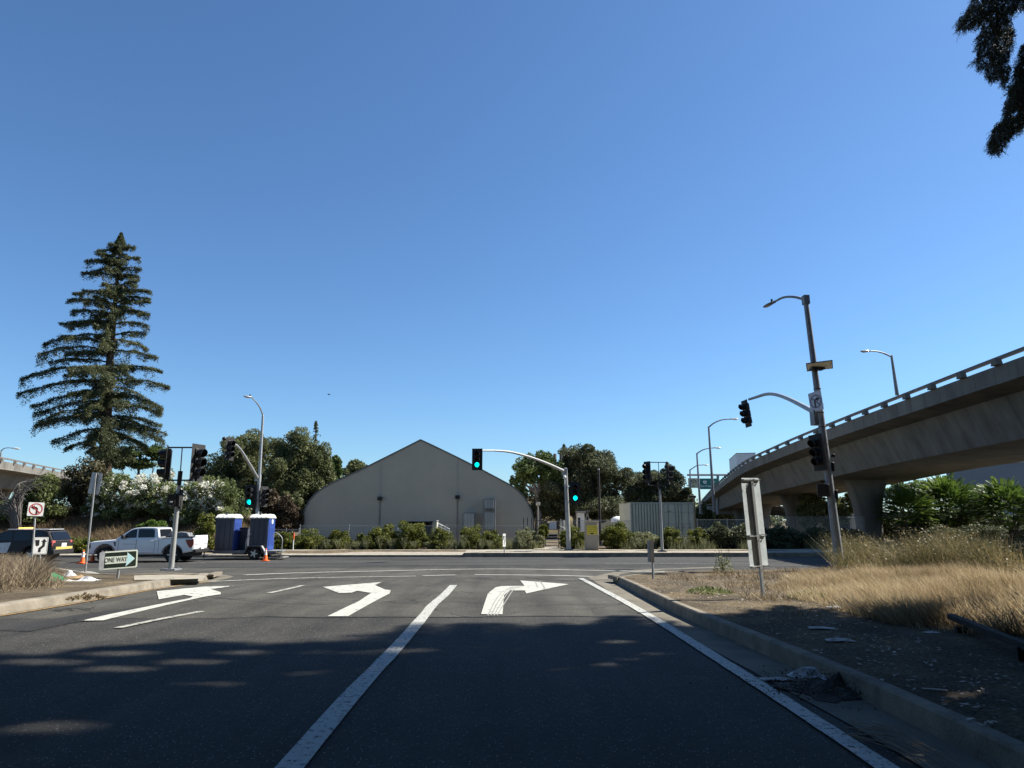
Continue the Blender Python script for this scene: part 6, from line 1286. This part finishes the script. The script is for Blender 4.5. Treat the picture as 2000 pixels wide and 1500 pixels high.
# ------------------------------------------------------------ dark patrol car
Y = 41.2; xF = at(-62, 1090, Y).x; t = thing('patrol_car', 'black and white sport utility car with amber roof lights at the left edge', 'car', (xF, Y, z0))
LEN = (at(124, 1080, Y).x-xF); s = LEN/5.0
P5 = lambda L: [(x*s, z) for x, z in L]; f5, r5 = .95*s, 3.85*s
M_bk = mat('black_car_paint', (0.008, 0.008, 0.009), .6, var=.1, coat=.0)
body = P5([(0.02, .42), (0, .75), (.15, .98), (1.35, 1.12), (4.75, 1.16), (4.93, 1.05), (4.98, .6), (4.9, .42)])+[(r5+.5, .40)]+arc(r5, .38, .48, 8, 172, 11)+[(r5-.5, .38), (f5+.5, .38)]+arc(f5, .38, .48, 8, 172, 11)+[(f5-.5, .38)]
m = MB(); slab(m, body, .97, .07, tum=.05, zmid=.9); m.build('body', M_bk, t)
cab = P5([(1.25, 1.08), (2.15, 1.66), (2.5, 1.75), (3.2, 1.79), (4.2, 1.77), (4.55, 1.70), (4.88, 1.14), (4.85, 1.05)]); m = MB(); n = len(cab); rings = [(-.85, inset(cab, .04)), (-.81, cab), (.81, cab), (.85, inset(cab, .04))]; vs = []
for y, prf in rings:
    for x, z in prf: vs.append((x, y*(1+.10*(1.78-z)/.65), z))
fs = [tuple(q) for q in tessellate_polygon([[Vector((a, c, 0)) for a, c in cab]])]; m.add(vs, fs+[tuple(i+3*n for i in q)[::-1] for q in fs]+[(k*n+i, k*n+(i+1) % n, (k+1)*n+(i+1) % n, (k+1)*n+i) for k in range(3) for i in range(n)]); m.build('cab', M_bk, t)
for ys in (-1, 1):
    for L in ([(1.75, 1.18), (2.3, 1.62), (2.55, 1.68), (2.75, 1.69), (2.75, 1.18)], [(2.85, 1.18), (2.85, 1.69), (3.65, 1.70), (3.75, 1.2)], [(3.85, 1.2), (3.8, 1.69), (4.3, 1.66), (4.6, 1.24)]):
        mb = MB(); mb.poly([Vector((x*s, ys*(.857*(1+.10*(1.78-z)/.65)), z)) for x, z in L]); mb.build('side_window', M_glass, t, smooth=False, fix=False)
    m = MB(); m.prism(P5([(1.35, .5), (2.62, .5), (2.78, 1.08), (1.5, 1.02)]), ys*.968, ys*.985, 'y'); m.build('front_door', mat('white_door', (0.55, 0.57, 0.6), .3, coat=.4), t, smooth=False, label='white front door panel')
m = MB(); m.box((3.4*s, 0, 1.80), (2.2*s, 1.35, .035)); m.build('roof_panel', M_wp, t, bevel=.015, label='pale reflective roof')
m = MB(); m.add([(4.60*s, -.72, 1.64), (4.60*s, .72, 1.64), (4.84*s, .80, 1.2), (4.84*s, -.80, 1.2)], [(0, 1, 2, 3)]); m.xf(Matrix.Translation((.03, 0, .02))); m.build('rear_window', M_glass, t)
m = MB(); m.box((2.85*s, 0, 1.865), (.34, .8, .07)); m.build('light_bar', mat('amber_lights', (0.8, 0.35, 0.05), .3, emit=(1.0, .45, .08), es=1.6), t, bevel=.02)
for ys in (-1, 1): m = MB(); m.box((4.86*s, ys*.82, 1.0), (.14, .26, .34)); m.build('tail_lamp', mat('pale_red_lamp', (0.6, 0.12, 0.1), .2), t, bevel=.03)
m = MB(); m.box((4.97*s, 0, .92), (.03, .42, .2)); m.build('licence_plate', M_white, t); m = MB(); m.box((4.98*s, 0, .74), (.06, 1.5, .16)); m.build('rear_bumper_tape', mat('yellow_tape', (0.55, 0.42, 0.12), .5), t); m = MB(); m.box((4.93*s, 0, .55), (.2, 1.85, .28)); m.build('rear_bumper', M_trim, t, bevel=.04)
for x in (f5, r5): wheel(t, x, -.82, .38, .25, -1, 5); wheel(t, x, .82, .38, .25, 1, 5)
m = MB(); m.box((2.4*s, 0, .42), (4.0*s, 1.4, .3)); m.build('underbody', M_trim, t)

# ------------------------------------------------------------ toilet trailer
Y = 42.6; x0 = at(416, 1075, Y).x; x1 = at(540, 1075, Y).x; zt = at(450, 1075.5, Y).z; b = Vector(((x0+x1)/2, Y, -.6)); zt -= b.z
t = thing('flatbed_trailer', 'low flatbed trailer carrying two portable toilets', 'trailer', b); L2 = (x1-x0)/2
M_trl = mat('grey_trailer_steel', (0.16, 0.16, 0.16), .6, metal=.3, var=.2)
m = MB(); m.box((0, .9, zt-.06), (2*L2, 1.9, .12)); m.box((0, -.02, zt-.1), (2*L2, .08, .14)); m.build('deck', M_trl, t, bevel=.01)
m = MB(); m.tube([(-L2, .9, zt-.1), (-L2-1.7, .9, .5)], .05, 6); m.tube([(-L2, .2, zt-.1), (-L2-1.4, .9, .5)], .04, 6); m.tube([(-L2, 1.6, zt-.1), (-L2-1.4, .9, .5)], .04, 6); m.tube([(-L2-.9, .9, .5), (-L2-.9, .9, .05)], .04, 8); m.build('tow_bar', M_trim, t)
wx = at(498, 1085, Y).x-b.x; wheel(t, wx, -.12, .36, .22, -1, 5); wheel(t, wx, 1.92, .36, .22, 1, 5)
m = MB(); q = [(wx-.62, .35), (wx-.38, .82), (wx+.40, .82), (wx+.68, .40), (wx+.60, .37), (wx+.35, .76), (wx-.33, .76), (wx-.54, .33)]; m.prism(q, -.32, .02, 'y'); m.build('fender', mat('black_fender', (0.05, 0.05, 0.055), .35), t, smooth=False); m = MB(); m.prism([(wx+.385, .825), (wx+.43, .825), (wx+.72, .40), (wx+.66, .40)], -.32, .02, 'y'); m.build('fender_edge', M_galvw, t, smooth=False)
for i, px in enumerate((470, 541)):
    cx = at(px, 1075, Y+.6).x-b.x; m = MB(); m.box((cx, .55, zt-.02), (.8, 1.0, .05)); m.box((cx+.1, .55, zt-.22), (.8, 1.0, .05)); m.box((cx+.2, .55, zt-.4), (.8, 1.0, .05)); m.build('steps', mat('tread_plate', (0.36, 0.36, 0.33), .45, metal=.4), t, bevel=.01)
for px, fl in ((480, -1), (548, 1)):
    cx = at(px, 1075, Y).x-b.x; q = spline([(cx-.12*fl if fl > 0 else cx+.0, -.05, zt-.25), (cx+.05, -.05, zt-.15), (cx+.08*fl, -.05, zt+.3), (cx+.05*fl, -.05, zt+.75), (cx-.25*fl, -.05, zt+1.02), (cx-.42*fl, -.05, zt+1.06)], 5) if fl > 0 else spline([(cx, -.05, zt-.25), (cx, -.05, zt+.4), (cx+.06, -.05, zt+.75), (cx+.3, -.05, zt+1.0)], 5)
    m = MB(); m.tube(q, .028, 8); m.build('handrail', M_galvw, t)
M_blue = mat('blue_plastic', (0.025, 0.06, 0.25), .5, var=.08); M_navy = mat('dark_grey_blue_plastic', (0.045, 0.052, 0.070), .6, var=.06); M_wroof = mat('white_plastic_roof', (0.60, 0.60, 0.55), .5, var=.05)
def toilet(label, px0, px1, badge):
    A = at(px0, 1075, Y+.1).x; B = at(px1, 1075, Y+.1).x; w_ = B-A; b2 = Vector(((A+B)/2, Y+.05, b.z+zt)); t3 = thing('portable_toilet', label, 'portable toilet', b2, group='portable toilets on the trailer'); H = at(px0, 1012.5, Y+.05).z-b2.z; d = 1.15
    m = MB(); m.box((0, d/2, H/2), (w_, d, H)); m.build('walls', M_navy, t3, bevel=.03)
    m = MB()
    for i in range(3): m.box((-w_*.3+w_*.3*i, -.012, H*.5), (.02, .02, H*.86))
    for zz in (.07, .93): m.box((0, -.012, H*zz), (w_*.94, .02, .03))
    m.build('wall_ribs', M_navy, t3)
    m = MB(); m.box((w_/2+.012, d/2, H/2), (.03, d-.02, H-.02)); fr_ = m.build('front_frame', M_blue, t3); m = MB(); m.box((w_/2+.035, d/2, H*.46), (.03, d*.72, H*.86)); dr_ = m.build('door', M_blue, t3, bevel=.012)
    m = MB()
    for yy in (.25, .42, .58, .75): m.box((w_/2+.055, d*yy, H*.42), (.012, .035, H*.55))
    for zz in (.78, .86): m.box((w_/2+.055, d*.5, H*zz), (.012, d*.66, .025))
    m.build('door_ribs', M_blue, dr_); m = MB(); m.box((w_/2+.07, d*.80, H*.46), (.03, .06, .2)); m.build('latch', M_galvw, dr_)
    if badge: m = MB(); m.tube([(w_/2+.056, d*.5, H*.90), (w_/2+.066, d*.5, H*.90)], .14, 18); m.build('badge', M_white, dr_)
    rf = [(0-.06, 0), (-.06, .05), (.22, .20), (.45, .25), (d-.45, .25), (d-.22, .20), (d+.06, .05), (d+.06, 0)]; m = MB(); m.prism([(y, H+z) for y, z in rf], -w_/2-.06, w_/2+.08, 'x'); ro = m.build('roof', M_wroof, t3, bevel=.02)
    m = MB()
    for i in range(4): m.prism([(y, H+z+.018) for y, z in rf[1:-1]], -w_/2+.12+(w_-.2)*i/3.3, -w_/2+.2+(w_-.2)*i/3.3, 'x')
    m.build('roof_ribs', M_wroof, ro); m = MB(); m.tube([(-w_*.05, .3, H+.2), (-w_*.05, .3, H+.4)], .05, 8); m.build('vent_pipe', mat('dark_vent', (0.05, 0.06, 0.07), .5), ro)
    return t3
toilet('left portable toilet, dark side wall and shaded blue door, nearer the pickup', 418.5, 454, False); toilet('right portable toilet with a white round badge above its blue door', 485.5, 521, True)
bx = at(476, 1040, Y+1.2); b4 = Vector((bx.x, Y+.9, b.z+zt)); t4 = thing('water_tank', 'dark tank box standing between the two toilets', 'tank', b4); Ht = at(476, 1031, Y+1).z-b4.z; m = MB(); m.box((0, .4, Ht/2), (.62, .8, Ht)); m.build('tank_body', M_navy, t4, bevel=.04); m = MB(); m.box((0, .38, Ht), (.66, .86, .06)); m.build('lid', M_trim, t4, bevel=.02); m = MB(); m.tube([(-.1, -.02, Ht*.9), (-.1, .0, Ht*.9)], .08, 12); m.build('label_badge', M_galvd, t4)
# ------------------------------------------------------------ litter
def rag(name, label, px, py, w_, d_, h_, m_, dz, seed, cat='litter'):
    b = G(px, py, dz); rr = random.Random(seed); n = 7; m = MB()
    for j in range(n):
        for i in range(n):
            u, v = i/(n-1)-.5, j/(n-1)-.5; e = max(0, 1-4*(u*u+v*v)*.9); m.v.append((u*w_*(1+rr.uniform(-.15, .15)), v*d_*(1+rr.uniform(-.15, .15)), .006+h_*e*rr.uniform(.2, 1)))
    m.f = [(j*n+i, j*n+i+1, (j+1)*n+i+1, (j+1)*n+i) for j in range(n-1) for i in range(n-1)]; o = m.build(name, m_, smooth=False); o.location = b; o.rotation_euler = (0, 0, rr.uniform(-.5, .5)); return tag(o, label, cat)
M_gcl = mat('green_cloth', (0.02, 0.20, 0.08), .8, var=.25); M_wcl = mat('white_plastic_bag', (0.6, 0.6, 0.6), .6, var=.15); M_pap = mat('stained_paper', (0.42, 0.40, 0.36), .8, var=.3); M_card = mat('brown_cardboard', (0.25, 0.17, 0.09), .9, var=.25)
rag('crumpled_cloth', 'green cloth lying at the edge of the left dry grass', 104, 1134, .62, .5, .22, M_gcl, .16, 1); rag('plastic_bag', 'white plastic bag at the foot of the leaning sign post', 172, 1134, .5, .45, .16, M_wcl, .16, 2); rag('plastic_bag', 'grey white bag just behind the green cloth', 136, 1126, .4, .35, .2, M_wcl, .16, 3); rag('paper_scrap', 'torn cardboard between the green cloth and the sign post', 150, 1129, .6, .6, .12, M_card, .16, 4); rag('paper_scrap', 'pale paper scrap right of the green cloth', 130, 1135, .35, .35, .06, M_pap, .16, 5); rag('paper_scrap', 'small white scrap left of the green cloth', 75, 1136, .14, .14, .05, M_wcl, .16, 6)
rag('plastic_bag', 'crumpled pale bag on the heap of dirt in the right gutter', 1580, 1322, .42, .22, .12, M_wcl, .06, 7); rag('paper_scrap', 'flat pale wrapper in the right gutter beside the line', 1515, 1327, .36, .14, .02, M_pap, .01, 8); rag('paper_scrap', 'flattened cup on the dark dirt of the right verge', 1640, 1251, .34, .2, .05, M_pap, .2, 9); rag('paper_scrap', 'grey scrap on the shaded verge above the flattened cup', 1605, 1227, .36, .2, .03, M_pap, .2, 10); rag('paper_scrap', 'pale scrap among the straw right of the post foot', 1640, 1186, .4, .25, .05, M_wcl, .2, 11); rag('paper_scrap', 'small pale scrap far right on the shaded verge', 1820, 1236, .2, .14, .03, M_pap, .2, 12); rag('paper_scrap', 'thin pale strip lying on the verge near the kerb top', 1825, 1347, .2, .05, .01, M_pap, .2, 13)
b = G(1400, 1180, .2); rag('dirt_heap', 'heap of dark dirt and leaves blocking the right gutter', 1640, 1345, 1.2, .8, .17, mat('dark_debris', (0.035, 0.028, 0.022), .95, var=.5, scale=9, bump=.8), .0, 14, cat='debris')
g = np.random.default_rng(41); n = 1500; X = np.array([G(1640, 1345).x])+g.normal(size=n)*.42; Yv = G(1640, 1345).y+g.normal(size=n)*.32; U = rdir(g, n)*.016; V = np.cross(U, rdir(g, n))*.5
tag(quads('leaf_debris', np.stack([X, Yv, .03+.14*g.random(n)*np.exp(-((X-G(1640, 1345).x)**2+(Yv-G(1640, 1345).y)**2)*3)], 1), U, V, M_brown), 'dead leaves strewn over the dirt heap in the gutter', 'leaf litter', kind='stuff')
# dry twigs in the gutter and a fallen branch on the verge
b = G(1780, 1462, .02); t = thing('dry_twigs', 'bundle of long dry twigs lying in the gutter at the bottom right', 'twigs', b); rr = random.Random(8)
for i in range(16):
    a = at(0, 0, 1); p0 = G(1690+rr.uniform(-50, 20), 1420+rr.uniform(-15, 15), .03)-b; p1 = G(1850+rr.uniform(-30, 40), 1490+rr.uniform(-14, 20), .05)-b; m = MB(); m.tube([p0, (p0+p1)/2+Vector((0, 0, rr.uniform(.01, .08))), p1], [.005, .004, .002], 5); m.build('twig', M_gstraw, t)
p0 = G(1858, 1212, .3); p1 = G(2030, 1262, .42); t = thing('fallen_beam', 'dark wooden beam lying in the edge of the straw at the right', 'beam', p0); m = MB(); dd = (p1-p0); R = Matrix.Rotation(math.atan2(dd.y, dd.x), 3, 'Z'); m.box(dd/2, (dd.length, .10, .08), R); m.build('beam', mat('shade_darkened_wood', (0.02, 0.016, 0.013), .9, var=.4), t, bevel=.01); m = MB(); m.box(dd*.15+Vector((0, 0, -.12)), (.12, .16, .15), R); m.box(dd*.85+Vector((0, 0, -.16)), (.12, .16, .2), R); m.build('support_block', mat('shade_darkened_wood', (0.02, 0.016, 0.013), .9), t)  # wood colour made darker to stand in for the tree shade on it
